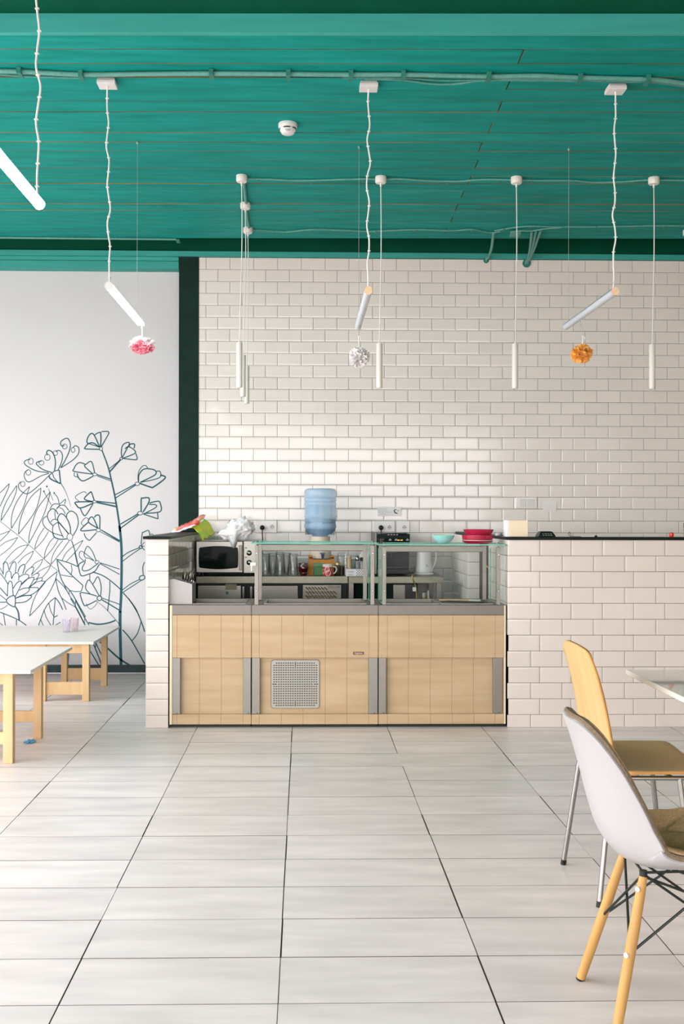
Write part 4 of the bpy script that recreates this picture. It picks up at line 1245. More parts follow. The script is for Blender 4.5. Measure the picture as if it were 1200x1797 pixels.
xx = at(532, 1000, 8.17).x
lathe_thing('red_glass', 'dark red glass beaker beside the wooden stand', 'glass', [(.026, .001), (.030, .01), (.039, .05), (.040, .075), (.037, .082), (.037, .10), (.034, .10), (.034, .02), (0, .012)], (xx, 8.17, ZK), M['red_glass'])
a, b = at(551, 988, 8.26), at(569, 1012, 8.26)
gb = thing('carton', 'small green carton under the water dispenser', 'box', ((a.x + b.x) / 2, 8.28, ZK))
MB().box(a.x, b.x, 8.25, 8.34, ZK, a.z - .03).build('box_body', M['green_box'], gb, bevel=.002)
MB().box(a.x - .001, b.x + .001, 8.249, 8.341, a.z - .029, a.z).build('lid', M['green_box'], gb, bevel=.002)
# mug
xx = at(575, 1000, 8.15).x
mg = thing('mug', 'red mug with white discs and a cream handle in front of the wooden stand', 'mug', (xx, 8.15, ZK))
zr = at(575, 990, 8.15).z
hr = (zr - ZK)
MB().lathe([(.036, ZK), (.040, ZK + .003), (.0405, ZK + hr * .78)], (xx, 8.15, 0), 32).build('mug_wall', M['red'], mg)
MB().lathe([(.0407, ZK + hr * .77), (.041, ZK + hr), (.037, ZK + hr), (.036, ZK + .01), (0, ZK + .01)], (xx, 8.15, 0), 32).build('mug_rim', M['white_glaze'], mg)
MB().tube(spline([(xx + .038, 8.15, ZK + hr * .80), (xx + .062, 8.15, ZK + hr * .74), (xx + .068, 8.15, ZK + hr * .5), (xx + .055, 8.15, ZK + hr * .26), (xx + .038, 8.15, ZK + hr * .2)], 5), .0055, 8).build('handle', M['white_glaze'], mg)
dk = MB()
def disc(an, z, r):
    v = []
    for k in range(16):
        a_ = 2 * PI * k / 16
        th = an + r * math.cos(a_) / .0412
        v.append((xx + .0412 * math.sin(th), 8.15 - .0412 * math.cos(th), z + r * math.sin(a_)))
    dk.add(v, [tuple(range(16))], True)
disc(-.15, ZK + hr * .57, .020); disc(.05, ZK + hr * .26, .023); disc(-1.1, ZK + hr * .4, .02); disc(1.2, ZK + hr * .5, .018)
dk.build('white_discs', M['white_glaze'], mg)

# jars and packs right of the dispenser
xx = at(599, 1000, 8.30).x
jr = thing('storage_jar', 'tall clear jar with dark contents to the right of the wooden stand', 'jar', (xx, 8.32, ZK))
MB().lathe([(.030, ZK), (.034, ZK + .006), (.034, ZK + .14), (.030, ZK + .155)], (xx, 8.32, 0), 20).build('jar_glass', M['tumbler'], jr)
MB().lathe([(.031, ZK + .006), (.031, ZK + .075)], (xx, 8.32, 0), 20).build('contents', M['jar_dark'], jr)
MB().lathe([(.033, ZK + .155), (.034, ZK + .158), (.034, ZK + .172), (.030, ZK + .176)], (xx, 8.32, 0), 20).build('lid', M['tumbler'], jr)
xx = at(586, 1000, 8.42).x
jr = thing('storage_jar', 'amber brown jar half hidden behind the red mug', 'jar', (xx + .02, 8.24, ZK))
MB().lathe([(.024, ZK), (.027, ZK + .006), (.027, ZK + .07), (.022, ZK + .082)], (xx + .02, 8.24, 0), 18).build('jar_glass', M['jar_dark'], jr)
MB().lathe([(.024, ZK + .083), (.024, ZK + .098), (.021, ZK + .1)], (xx + .02, 8.24, 0), 18).build('lid', M['gold'], jr)
def bench_lathe(name, label, cat, px, yy, prof, m, cap=None, capm=None):
    x_ = at(px, 1000, yy).x
    t = thing(name, label, cat, (x_, yy, ZK))
    MB().lathe([(r, ZK + h) for r, h in prof], (x_, yy, 0), 18).build('vessel', m, t)
    if cap:
        MB().lathe([(r, ZK + h) for r, h in cap], (x_, yy, 0), 18).build('cap', capm, t)
    return t
# zig-zag white straw tub, pepper mill, green pack, two shakers
x_ = at(606.5, 990, 8.26).x
zt_ = thing('paper_straw_stack', 'narrow white and black zigzag paper tube beside the wooden mill', 'packaging', (x_, 8.26, ZK))
g = MB()
for k in range(9):
    z_ = ZK + .05 + k * .0135
    g.lathe([(.005, z_), (.0095, z_ + .0045), (.0095, z_ + .008), (.005, z_ + .0125)], (x_, 8.26, 0), 10)
g.box(x_ - .008, x_ + .008, 8.252, 8.268, ZK, ZK + .05)
g.build('pleated_tube', M['paper_white'], zt_)
bench_lathe('pepper_mill', 'pale turned wooden pepper mill behind the dotted box', 'mill', 613, 8.24, [(.022, 0), (.024, .01), (.016, .05), (.019, .09), (.013, .125), (.013, .13)], M['mill'], [(.014, .131), (.019, .14), (.018, .152), (.006, .16)], M['mill'])
a, b = at(616, 979, 8.30), at(622.5, 1010, 8.30)
pk = thing('green_pack', 'dark green pack between the wooden mill and the glass shaker', 'packaging', ((a.x + b.x) / 2, 8.32, ZK))
MB().box(a.x - .004, b.x + .004, 8.30, 8.35, ZK, a.z - .012).build('pack_body', M['bottle_green'], pk, bevel=.003)
MB().prism([(a.x - .003, a.z - .011), (b.x + .003, a.z - .011), (b.x - .004, a.z + .004), (a.x + .004, a.z + .004)], 8.315, 8.335).build('pack_top', M['white'], pk)
bench_lathe('salt_shaker', 'clear glass shaker with a steel cap standing behind the dotted box', 'shaker', 627, 8.25, [(.020, 0), (.022, .006), (.019, .09), (.014, .115)], M['tumbler'], [(.015, .116), (.0165, .12), (.0165, .145), (.011, .153)], M['chrome'])
bench_lathe('salt_shaker', 'smoky glass shaker with a black cap next to the clear shaker', 'shaker', 634.5, 8.30, [(.018, 0), (.020, .006), (.018, .085), (.013, .11)], M['tumbler'], [(.014, .111), (.015, .116), (.015, .135), (.010, .14)], M['black'])
# dotted box
a, b = at(607, 1001.5, 8.115), at(645, 1014, 8.115)
bx = thing('dotted_box', 'low white box, half printed, half covered in black dots, in front of the shakers', 'box', ((a.x + b.x) / 2, 8.16, ZK))
hb_ = .055
MB().box(a.x, b.x, 8.118, 8.20, ZK, ZK + hb_).build('box_body', M['paper_white'], bx, bevel=.0015)
xm = a.x + (b.x - a.x) * .43
pd = MB()
for r_ in range(5):
    for c_ in range(5):
        x_ = xm + .012 + c_ * .0175 + (.00875 if r_ % 2 else 0)
        if x_ > b.x - .006:
            continue
        z_ = ZK + .007 + r_ * .0105
        pd.prism([(x_ + .0048, z_), (x_, z_ + .0048), (x_ - .0048, z_), (x_, z_ - .0048)], 8.1172, 8.1178)
pd.build('printed_dots', M['print_dark'], bx)
text('printed_words', 'Sweets', .017, (a.x + .036, 8.1172, ZK + .036), M['print_blue'], bx)
text('printed_words', 'VANILLA', .012, (a.x + .036, 8.1172, ZK + .012), M['print_dark'], bx)
# clear sachets leaning by the coffee machine
a = at(643, 980, 8.40)
sg_ = MB()
for k in range(3):
    mt = Matrix.Translation((a.x - .012 + k * .012, 8.42 + k * .03, ZK + .001)) @ Matrix.Rotation(R(-8), 4, 'X')
    sg_.box(-.045, .04, -.008, .008, 0, .16 + .012 * k, mtx=mt)
o = sg_.build('sachet_bundle', M['bag'], bevel=.004)
tag(o, 'bundle of clear plastic sachets leaning beside the coffee machine', 'packaging')

# coffee machine
a, b = at(657.5, 934, 8.20), at(718.5, 1013, 8.20)
cf = thing('coffee_machine', 'tall black coffee machine on the short steel worktable', 'coffee machine', ((a.x + b.x) / 2, 8.40, ZK))
zt = a.z
MB().box(a.x + .006, b.x, 8.36, 8.66, ZK + .012, zt - .008).build('housing', M['black'], cf, bevel=.008)
MB().box(a.x, a.x + .016, 8.19, 8.66, ZK + .012, zt).build('side_panel', M['steel_h'], cf, bevel=.003)
ol = [(a.x + .016, zt - .10)]
ol += [(a.x + .016 + (b.x - a.x - .016) * k / 8, zt - .012 + .008 * math.sin(PI * k / 8)) for k in range(9)] + [(b.x, zt - .10)]
fp = MB().prism(ol[::-1], 8.185, 8.36).build('control_head', M['dark_glass'], cf)
MB().box(a.x + .018, b.x - .002, 8.222, 8.358, ZK + .052, zt - .101).build('front_panel', M['dark_glass'], cf, bevel=.003)
MB().box(a.x + .03, b.x - .012, 8.195, 8.221, ZK + .06, ZK + .072).build('cup_platform', M['black_metal'], cf, bevel=.003)
MB().box(a.x + .006, b.x, 8.19, 8.37, ZK + .012, ZK + .05).build('drip_tray', M['black'], cf, bevel=.005)
MB().box((a.x + b.x) / 2 - .03, (a.x + b.x) / 2 + .03, 8.192, 8.221, zt - .17, zt - .102).tube([((a.x + b.x) / 2, 8.206, zt - .17), ((a.x + b.x) / 2, 8.206, zt - .20)], .012, 12).build('spout', M['black_metal'], cf, bevel=.004)
for xx in (a.x + .05, b.x - .05):
    for yy in (8.24, 8.6):
        MB().lathe([(.016, ZK), (.016, ZK + .0125)], (xx, yy, 0), 10).build('foot', M['black'], cf)
ic = MB()
for k in range(4):
    c_ = at(682 + k * 5, 938.5, 8.18)
    ic.box(c_.x - .008, c_.x + .006, 8.1838, 8.1846, c_.z - .003, c_.z + .003).box(c_.x - .002, c_.x + .001, 8.1838, 8.1846, c_.z + .004, c_.z + .008)
for px in (684.5, 695, 715):
    c_ = at(px, 947, 8.18)
    ic.prism([(c_.x - .013, c_.z - .008), (c_.x + .013, c_.z - .008), (c_.x + .008, c_.z + .003), (c_.x, c_.z + .009), (c_.x - .008, c_.z + .003)], 8.1838, 8.1846)
ic.build('button_icons', M['icon'], fp)
wg = MB()
for px in (699, 704.5):
    c_ = at(px, 948, 8.18)
    wg.prism([(c_.x - .010, c_.z - .003), (c_.x + .009, c_.z - .002), (c_.x + .010, c_.z + .004), (c_.x - .007, c_.z + .003)], 8.1838, 8.1846)
wg.build('display_light', M['warm_glow'], fp)

# power cable hanging from the worktable
q = [at(728, 1003, 8.12), at(723, 1006, 8.10), at(724, 1016, 8.085), at(729, 1028, 8.085), at(731, 1045, 8.085)]
q[0].y = 8.2; q[0].z = ZK + .006; q[1].z = ZK + .008
q = [Vector((q[0].x + .02, 8.40, ZK + .006))] + q + [Vector((q[-1].x + .01, 8.09, .45))]
cb_ = thing('power_cable', 'olive brown power cable hanging over the front edge of the short worktable', 'cable', tuple(q[0]))
MB().tube(spline(q, 8), .0055, 8).build('cable', M['gold'], cb_)
c_ = at(727, 1033, 8.09)
MB().box(c_.x - .015, c_.x + .012, 8.06, 8.095, c_.z - .02, c_.z + .012).build('connector', M['white'], cb_, bevel=.004)

# kettle / white jug
kx, ky = at(743, 1000, 8.33).x, 8.33
kt = thing('kettle', 'white electric kettle at the right end of the steel worktable', 'kettle', (kx, ky, ZK))
kz = lambda py: at(743, py, ky).z
MB().lathe([(.070, ZK + .020), (.074, ZK + .03), (.066, ZK + .055), (.062, ZK + .10), (.060, kz(972)), (.056, kz(962)), (.045, kz(959)), (0, kz(958.5))], (kx, ky, 0), 36).build('jug', M['white'], kt)
kb = MB().lathe([(.072, ZK), (.080, ZK + .004), (.080, ZK + .012), (.070, ZK + .019)], (kx, ky, 0), 36).build('power_base', M['white'], kt)
c_ = at(748, 993, ky - .06)
MB().lathe([(.011, 0), (.011, .006), (.007, .008)], (c_.x, ky - .0745 + .012, c_.z), 16, axis='y').build('switch', M['icon'], kt)
MB().tube(spline([(kx + .055, ky + .02, kz(965)), (kx + .10, ky + .035, kz(968)), (kx + .10, ky + .035, kz(985)), (kx + .062, ky + .02, kz(1000))], 6), .009, 8).build('handle', M['white'], kt)
MB().prism([(kx - .05, kz(962)), (kx - .078, kz(961)), (kx - .055, kz(972))], ky - .014, ky + .014).build('spout', M['white'], kt)

# =================================================================== THINGS ON THE COUNTER AND ITS GLASS
# cutlery box
a, b = at(296.5, 1016.5, 6.63), at(337, 1061, 6.63)
cx0, cx1, cz0 = a.x + .002, b.x, ZT + .001
ct = thing('cutlery_box', 'sloping steel box full of cutlery at the left end of the counter', 'cutlery box', ((cx0 + cx1) / 2, 6.74, ZT))
zl, zr_ = at(298, 1016.5, 6.63).z, at(337, 1025, 6.63).z
xk = at(304, 1015, 6.63).x
g = MB()
g.prism([(cx0, cz0), (cx1, cz0), (cx1, zr_), (xk, zl + .003), (cx0, zl - .004)], 6.63, 6.634)
g.prism([(cx0, cz0), (cx1, cz0), (cx1, zr_), (xk, zl + .003), (cx0, zl - .004)], 6.846, 6.85)
g.box(cx0, cx0 + .003, 6.633, 6.847, cz0, zl - .004).box(cx1 - .003, cx1, 6.633, 6.847, cz0, zr_).box(cx0, cx1, 6.633, 6.847, cz0, cz0 + .004)
g.box(cx0, cx1, 6.70, 6.703, cz0, zr_).box(cx0, cx1, 6.77, 6.773, cz0, zr_)
g.build('box_shell', M['cutlery_steel'], ct)
rc = random.Random(5)
CUT = []
for k in range(12):
    f = k / 11
    bx_, by_ = cx0 + .06 + .070 * rc.random(), 6.66 + .17 * rc.random()
    kind = 'spoon' if k % 3 else 'fork'
    tilt = rc.uniform(-.05, .25)
    base = Vector((bx_, by_, cz0 + .012))
    tip = base + Vector((tilt * .17, rc.uniform(-.02, .02), .165 + .03 * rc.random()))
    tip.x = min(tip.x, cx1 + .03)
    mid = base.lerp(tip, .72)
    c = MB()
    c.tube([base, mid], .0026, 6)
    dirv = (tip - base).normalized()
    mt = Matrix.Translation(tip) @ dirv.to_track_quat('Z', 'Y').to_matrix().to_4x4()
    if kind == 'spoon':
        prof = [(.0005, -.045), (.006, -.040), (.013, -.020), (.015, -.004), (.012, .012), (.0005, .022)]
        vs_, fs_ = [], []
        n_ = 10
        for (r, h) in prof:
            for j in range(n_):
                an = 2 * PI * j / n_
                vs_.append(mt @ Vector((r * math.cos(an), r * .35 * math.sin(an), h)))
        for i in range(len(prof) - 1):
            for j in range(n_):
                fs_.append((i * n_ + j, i * n_ + (j + 1) % n_, (i + 1) * n_ + (j + 1) % n_, (i + 1) * n_ + j))
        c.add(vs_, fs_, True)
    else:
        c.box(-.011, .011, -.001, .001, -.045, -.020, mtx=mt)
        for j in range(4):
            c.box(-.011 + j * .0065, -.0085 + j * .0065, -.001, .001, -.021, .022, mtx=mt)
    o = c.build(kind, M['chrome'])
    side = 'rim' if f < .5 else 'middle'
    tag(o, 'steel %s standing among the other cutlery in the sloping box' % kind, kind, 'cutlery in the sloping box')
# bowls on the right glass shelf
SH = 1.163
sh_y = 6.74
c_ = at(777.5, 950, sh_y)
lathe_thing('bowl', 'turquoise bowl on the glass shelf', 'bowl', [(.030, 0), (.038, .003), (.060, .025), (.075, .052), (.0735, .054), (.057, .028), (.033, .007), (0, .005)], (c_.x, sh_y, SH), M['turq'], 40)
c_ = at(838, 950, sh_y)
lathe_thing('bowl', 'crimson bowl at the bottom of the stack, below the pale line', 'bowl', [(.070, 0), (.080, .002), (.098, .014), (.101, .0185), (.098, .019), (.076, .006), (0, .005)], (c_.x - .001, sh_y, SH), M['crimson'], 40, 'crimson bowls on the glass shelf')
rimr = MB().lathe([(.0985, .0192), (.1005, .0195), (.1005, .0222), (.0985, .0225)], (0, 0, 0), 40).build('pale_plate', M['white_glaze'])
rimr.location = (c_.x - .001, sh_y, SH + .0005)
tag(rimr, 'thin pale plate edge sandwiched in the stack of crimson bowls', 'plate')
lathe_thing('bowl', 'crimson straight-sided bowl in the middle of the stack, above the pale line', 'bowl', [(.088, .0), (.0965, .001), (.1005, .020), (.1015, .031), (.099, .031), (.092, .004), (0, .003)], (c_.x - .001, sh_y, SH + .0245), M['crimson'], 40, 'crimson bowls on the glass shelf')
lathe_thing('bowl', 'crimson flared bowl at the top of the stack', 'bowl', [(.074, .0), (.080, .001), (.094, .024), (.099, .034), (.0965, .035), (.076, .004), (0, .003)], (c_.x + .005, sh_y, SH + .0565), M['crimson'], 40, 'crimson bowls on the glass shelf')
c_ = at(668.5, 948, 6.66)
lathe_thing('steel_cup', 'small shiny steel cup on the glass shelf in front of the coffee machine', 'cup', [(.010, 0), (.012, .001), (.012, .006), (.016, .012), (.024, .030), (.0225, .030), (.014, .013), (0, .010)], (c_.x - .003, 6.64, SH + .002), M['chrome'], 24)
# wooden handled spatula across the pan
sp = thing('spatula', 'long spatula with a pale wooden handle lying across the right-hand pan', 'spatula', (1.0, 6.9, ZT))
q0, q1 = onz(770, 1053, ZT + .013), onz(824, 1053, ZT + .013)
MB().tube([q0, q1], .007, 10).build('handle', M['mill'], sp)
mt = Matrix.Translation(q1 + Vector((.03, -.008, 0))) @ Matrix.Rotation(R(-14), 4, 'Z')
MB().box(-.035, .04, -.016, .016, -.004, .003, mtx=mt).build('blade', M['white'], sp, bevel=.003)
ln = MB().tube([onz(782, 1054.5, ZT + .010), onz(848, 1057, ZT + .010)], .005, 8).build('ladle', M['chrome'])
tag(ln, 'thin steel rod beside the wooden-handled spatula on the pan rim', 'ladle')

# =================================================================== THINGS ON THE RIGHT WALL CAP
yk = 6.645
a, b = at(886.5, 913, yk), at(923.5, 941, yk)
nb = MB()
nb.box(a.x + .020, b.x, yk - .045, yk + .065, CAPT + .001, a.z)
nap = nb.build('napkin_block', M['paper'], bevel=.002)
tag(nap, 'square block of cream paper napkins on the corner of the black cap', 'napkins')
MB().box(a.x + .0, a.x + .019, yk - .043, yk + .062, CAPT + .001, a.z + .0005).build('wrapper_side', M['paper_white'], nap, bevel=.001)
a, b = at(942, 932, yk), at(972, 942.5, yk)
ph = thing('card_terminal', 'low black card terminal with sloping sides on the black cap', 'terminal', ((a.x + b.x) / 2, yk, CAPT))
h_ = .034
g = MB()
xm_ = (a.x + b.x) / 2; hw = (b.x - a.x) / 2
v = [(xm_ - hw, yk - .05, CAPT + .001), (xm_ + hw, yk - .05, CAPT + .001), (xm_ + hw, yk + .055, CAPT + .001), (xm_ - hw, yk + .055, CAPT + .001),
     (xm_ - hw + .002, yk - .05, CAPT + .009), (xm_ + hw - .002, yk - .05, CAPT + .009), (xm_ + hw - .002, yk + .055, CAPT + .009), (xm_ - hw + .002, yk + .055, CAPT + .009),
     (xm_ - hw + .020, yk - .02, CAPT + h_), (xm_ + hw - .016, yk - .02, CAPT + h_), (xm_ + hw - .016, yk + .05, CAPT + h_), (xm_ - hw + .020, yk + .05, CAPT + h_)]
g.add(v, [(0, 3, 2, 1), (8, 9, 10, 11)] + [(i, (i + 1) % 4, (i + 1) % 4 + 4, i + 4) for i in range(4)] + [(i + 4, (i + 1) % 4 + 4, (i + 1) % 4 + 8, i + 8) for i in range(4)])
g.build('housing', M['black'], ph, bevel=.003)
MB().box(xm_ - hw + .026, xm_ + hw - .022, yk - .012, yk + .03, CAPT + h_ + .0002, CAPT + h_ + .0015).build('screen', M['dark_glass'], ph)
kp = MB()
for r_ in range(2):
    for c__ in range(4):
        kp.box(xm_ - .03 + c__ * .017, xm_ - .018 + c__ * .017, yk - .049 + r_ * .012, yk - .041 + r_ * .012, CAPT + .0095 + r_ * .010, CAPT + .0125 + r_ * .010)
kp.build('keypad', M['icon'], ph)
c_ = at(999.5, 937, 6.63)
lp = MB().tube(spline([(c_.x + .008, 6.63, CAPT + .003), (c_.x + .006, 6.63, CAPT + .018), (c_.x - .002, 6.63, CAPT + .030), (c_.x - .007, 6.63, CAPT + .024), (c_.x - .004, 6.63, CAPT + .010), (c_.x + .004, 6.63, CAPT + .004)], 5), .0016, 8)
lp.tube([(c_.x + .008, 6.63, CAPT + .0025), (c_.x + .07, 6.62, CAPT + .002)], .0016, 8)
tag(lp.build('cable_loop', M['black'], None), 'thin dark cable loop standing on the black cap right of the terminal', 'cable')
c_ = at(1040, 941, 6.60)
pn = thing('pen', 'pale pen lying on the black cap', 'pen', (c_.x, 6.60, CAPT))
MB().tube([(c_.x - .075, 6.605, CAPT + .005), (c_.x + .01, 6.60, CAPT + .005)], .0045, 10).build('barrel', M['white'], pn)
MB().tube([(c_.x + .011, 6.60, CAPT + .005), (c_.x + .028, 6.599, CAPT + .005)], .005, 10).build('cap', M['black'], pn)
c_ = at(1178, 938, 6.62)
rl_ = MB()
rl_.lathe([(.012, 0), (.013, .002), (.0145, .014), (.013, .026), (.008, .030), (0, .031)], (0, 0, 0), 16)
o = rl_.build('bottle_cap', M['red_plastic']); o.location = (c_.x, 6.62, CAPT); o.rotation_euler = (0, 0, .3)  # small red bottle cap
tag(o, 'small bright red plastic bottle cap on the black wall cap, towards the right edge', 'bottle cap')
c_ = at(1206, 930, 6.62)
o = lathe_thing('water_glass', 'clear glass at the far right end of the black cap', 'glass', [(.026, 0), (.028, .003), (.032, .09), (.030, .09), (.026, .008), (0, .006)], (c_.x + .006, 6.62, CAPT + .0005), M['tumbler'], 24)
c_ = at(877, 937, 7.05)
lathe_thing('jar_lid', 'small white lid on the side return of the black cap', 'lid', [(.022, 0), (.023, .002), (.023, .012), (.016, .018), (.006, .020), (0, .020)], (1.325, 7.02, CAPT + .0005), M['white'], 24)

# =================================================================== ON THE TILED WALL
def plate(name, label, cat, x0p, y0p, x1p, y1p, m=M['plate'], th=.011, yy=YB - .0125):
    a, b = at(x0p, y0p, yy), at(x1p, y1p, yy)
    t = thing(name, label, cat, ((a.x + b.x) / 2, yy, b.z))
    MB().box(a.x, b.x, yy - th, yy + .003, b.z, a.z).build('cover_plate', m, t, bevel=.002)
    return t, yy - th
def socket(t, yf, px, py, r=.019, m=M['socket']):
    c_ = at(px, py, yf)
    s_ = MB().lathe([(r, 0), (r, -.003), (r - .003, -.003), (r - .003, -.0006), (0, -.0006)], (c_.x, yf, c_.z), 20, axis='y').build('socket', m, t)
    MB().lathe([(.0035, -.0016), (.0035, -.0006)], (c_.x - .009, yf, c_.z), 8, axis='y').lathe([(.0035, -.0016), (.0035, -.0006)], (c_.x + .009, yf, c_.z), 8, axis='y').lathe([(.0035, -.003), (.0035, -.0006)], (c_.x, yf, c_.z + .012), 8, axis='y').build('pin_holes', M['print_dark'], s_)
t1, yf = plate('power_outlet', 'white double power outlet above the left glass case near the microwave', 'outlet', 449, 914, 485.5, 934.5)
socket(t1, yf, 460, 926); socket(t1, yf, 477.5, 924.5)
def plug(px, py, yf, label, down):
    c_ = at(px, py, yf - .02)
    t = thing('power_plug', label, 'plug', (c_.x, yf - .004, c_.z))
    MB().lathe([(.020, -.004), (.021, -.010), (.019, -.030), (.010, -.034), (0, -.035)], (c_.x, yf, c_.z), 20, axis='y').build('plug_body', M['black'], t)
    MB().tube(spline([(c_.x, yf - .022, c_.z - .016), (c_.x + .001, yf - .022, c_.z - .05), (c_.x + .004, yf - .02, c_.z - down * .6), (c_.x, yf - .02, c_.z - down)], 6), .0042, 8).build('plug_cord', M['black'], t)
plug(460, 926, yf, 'black power plug with its cord in the outlet near the microwave', .22)
t1, yf = plate('power_outlet', 'white double power outlet behind the coffee machine with one plug in it', 'outlet', 655, 914.5, 692, 933.5)
socket(t1, yf, 668.5, 926); socket(t1, yf, 683.5, 925.5)
plug(668.5, 926, yf, 'black power plug in the outlet behind the coffee machine', .10)
t1, yf = plate('power_outlet', 'single white power outlet right of the double one behind the coffee machine', 'outlet', 696.5, 914.5, 718, 934)
socket(t1, yf, 709.5, 925.5)
t1, yf = plate('light_switch', 'white double light switch on the tiles above the napkin block', 'switch', 905.5, 872.5, 941.5, 892)
for (xa_, xb_) in ((911.5, 922.5), (924.5, 937)):
    a, b = at(xa_, 876, yf), at(xb_, 889.5, yf)
    MB().box(a.x, b.x, yf - .004, yf + .001, b.z, a.z).build('rocker', M['white'], t1, bevel=.0015)
def notice(name, label, x0p, y0p, x1p, y1p, rz=0.0):
    yy = YB - .0145
    a, b = at(x0p, y0p, yy), at(x1p, y1p, yy)
    t = thing(name, label, 'notice', ((a.x + b.x) / 2, yy, (a.z + b.z) / 2))
    MB().box(a.x, b.x, yy - .0006, yy + .0006, b.z, a.z).build('sheet', M['paper_white'], t)
    return t, yy - .0012, a, b
t1, yf, a, b = notice('paper_notice', 'small white paper notice taped above the coffee machine, with a drawing', 662.5, 889, 704, 905.5)
g = MB()
for k, (u0, u1) in enumerate(((.04, .42), (.04, .40), (.02, .58), (.08, .36))):
    z_ = a.z - .020 - k * .014
    n_ = 9
    for j in range(n_):
        f0 = u0 + (u1 - u0) * j / n_
        g.box(a.x + (b.x - a.x) * f0, a.x + (b.x - a.x) * (f0 + (u1 - u0) / n_ * .75), yf, yf + .0005, z_ - .0016, z_ + .0016)
g.build('printed_lines', M['icon'], t1)
g = MB()
ccx, ccz = at(695.5, 897, yf).x, at(695.5, 897, yf).z
g.tube(spline([(ccx - .008, yf, ccz + .018), (ccx - .018, yf, ccz + .004), (ccx - .012, yf, ccz - .012), (ccx + .004, yf, ccz - .018), (ccx + .010, yf, ccz - .015)], 5), [.002] * 3 + [.004] * 15 + [.002] * 3, 6)
g.lathe([(.004, 0), (.004, .0005)], (ccx + .014, yf, ccz + .004), 8, axis='y').lathe([(.004, 0), (.004, .0005)], (ccx - .004, yf, ccz + .012), 8, axis='y')
g.build('printed_drawing', M['print_dark'], t1)
t1, yf, a, b = notice('paper_notice', 'small blank-looking paper slip taped right of the light switch', 952.5, 880.5, 976, 897.5)
g = MB()
for k in range(4):
    z_ = a.z - .028 - k * .012
    g.box(a.x + .02, b.x - .03 - .01 * (k % 2), yf, yf + .0005, z_ - .0008, z_ + .0008)
g.build('printed_lines', M['paper'], t1)

# =================================================================== UNDER THE CEILING
def canopy_box(c, parent, s=.046):
    return MB().box(c.x - s, c.x + s, c.y - s * .9, c.y + s * .9, ZC - .032, ZC - .012).box(c.x - s * .92, c.x + s * .92, c.y - s * .82, c.y + s * .82, ZC - .0125, ZC - .002).build('ceiling_box', M['white'], parent, bevel=.002)
def wavy(p0, p1, amp, n, seed, slack=0):
    rr = random.Random(seed)
    pts = []
    for i in range(n + 1):
        f = i / n
        e = min(1, 4 * f * (1 - f) + .05)
        pts.append(p0.lerp(p1, f) + Vector((amp * e * math.sin(i * 1.9 + seed) + rr.gauss(0, amp * .25) * e, rr.gauss(0, amp * .3) * e, 0)))
    return spline(pts, 5)
def tube_lamp(label, X, y0, y1, z, lit, cord_y, wire_y, seed, ztop=ZC, px_can=None):
    t = thing('tube_lamp', label, 'lamp', (X, (y0 + y1) / 2, z), 0, 'hanging tube lamps')
    r = .0195
    def arc(a0, a1, rr, n=14):
        return [(X + rr * math.cos(R(a0 + (a1 - a0) * k / n)), z + rr * math.sin(R(a0 + (a1 - a0) * k / n))) for k in range(n + 1)]
    lower = arc(160, 380, r); upper = arc(20, 160, r + .0012)
    def shell(ol, name, m):
        g = MB(); n = len(ol)
        g.add([(x, y0, q) for x, q in ol] + [(x, y1, q) for x, q in ol], [(i, i + 1, n + i + 1, n + i) for i in range(n - 1)], True)
        g.add([(x, y0, q) for x, q in (ol[0], ol[-1])] + [(x, y1, q) for x, q in (ol[0], ol[-1])], [(0, 1, 3, 2)], False)
        return g.build(name, m, t)
    shell(lower, 'diffuser', M['lit'] if lit else M['diffuser_off'])
    shell(upper, 'housing', M['alu'])
    cm = M['white'] if lit else M['endcap']
    MB().lathe([(r + .0015, y0 - .003), (r + .0015, y0 + .001)], (X, 0, z), 24, axis='y').build('end_cap', cm, t)
    MB().lathe([(r + .0015, y1 - .001), (r + .0015, y1 + .003)], (X, 0, z), 24, axis='y').build('end_cap', M['white'] if lit else M['diffuser_off'], t)
    cx = px_can if px_can is not None else X
    P = wavy(Vector((cx, cord_y, ztop - .03)), Vector((X, cord_y + .004, z + r)), .0085, 16, seed)
    c = MB().tube(P, .0042, 7).build('cord', M['cord'], t)
    kn = MB()
    for k in range(5, len(P) - 3, 6):
        kn.box(P[k].x - .0075, P[k].x + .0075, P[k].y - .005, P[k].y + .005, P[k].z - .002, P[k].z + .002)
    stuff(kn.build('cord_ties', M['cord'], c))
    MB().tube([(X, cord_y + .004, z + r), (X, cord_y + .004, z + r + .035)], .003, 8).build('stem', M['wire'], t)
    if ztop == ZC:
        canopy_box(Vector((cx, cord_y, 0)), t)
    else:
        MB().box(cx - .046, cx + .046, cord_y - .04, cord_y + .04, ztop - .032, ztop - .001).build('ceiling_box', M['white'], t, bevel=.002)
    if wire_y:
        MB().tube([(X, wire_y, z + r), (X, wire_y, ztop - .004)], .0011, 5).build('suspension_wire', M['wire'], t)
        MB().lathe([(.007, ztop - .001), (.007, ztop - .010), (.002, ztop - .016)], (X, wire_y, 0), 10).build('wire_anchor', M['wire'], t)
ya, yb = 5.28, 6.27
tube_lamp('lit white tube lamp at the upper left corner, bright and nearest the camera', -.985, 2.88, 3.90, 2.502, True, 3.868, None, 1.0, ZC + .087)
tube_lamp('lit white tube lamp hanging over the mural, above the pink pompom', -.985, ya, yb, 2.502, True, ya + .03, yb - .09, 2.0, px_can=-1.0)
tube_lamp('unlit milky tube lamp in the middle, hanging above the white pompom', .330, ya, yb, 2.487, False, ya + .03, yb - .05, 3.0)
tube_lamp('unlit milky tube lamp at the right, hanging above the orange pompom', 1.592, ya, yb, 2.492, False, ya + .03, yb - .05, 4.4, px_can=1.60)

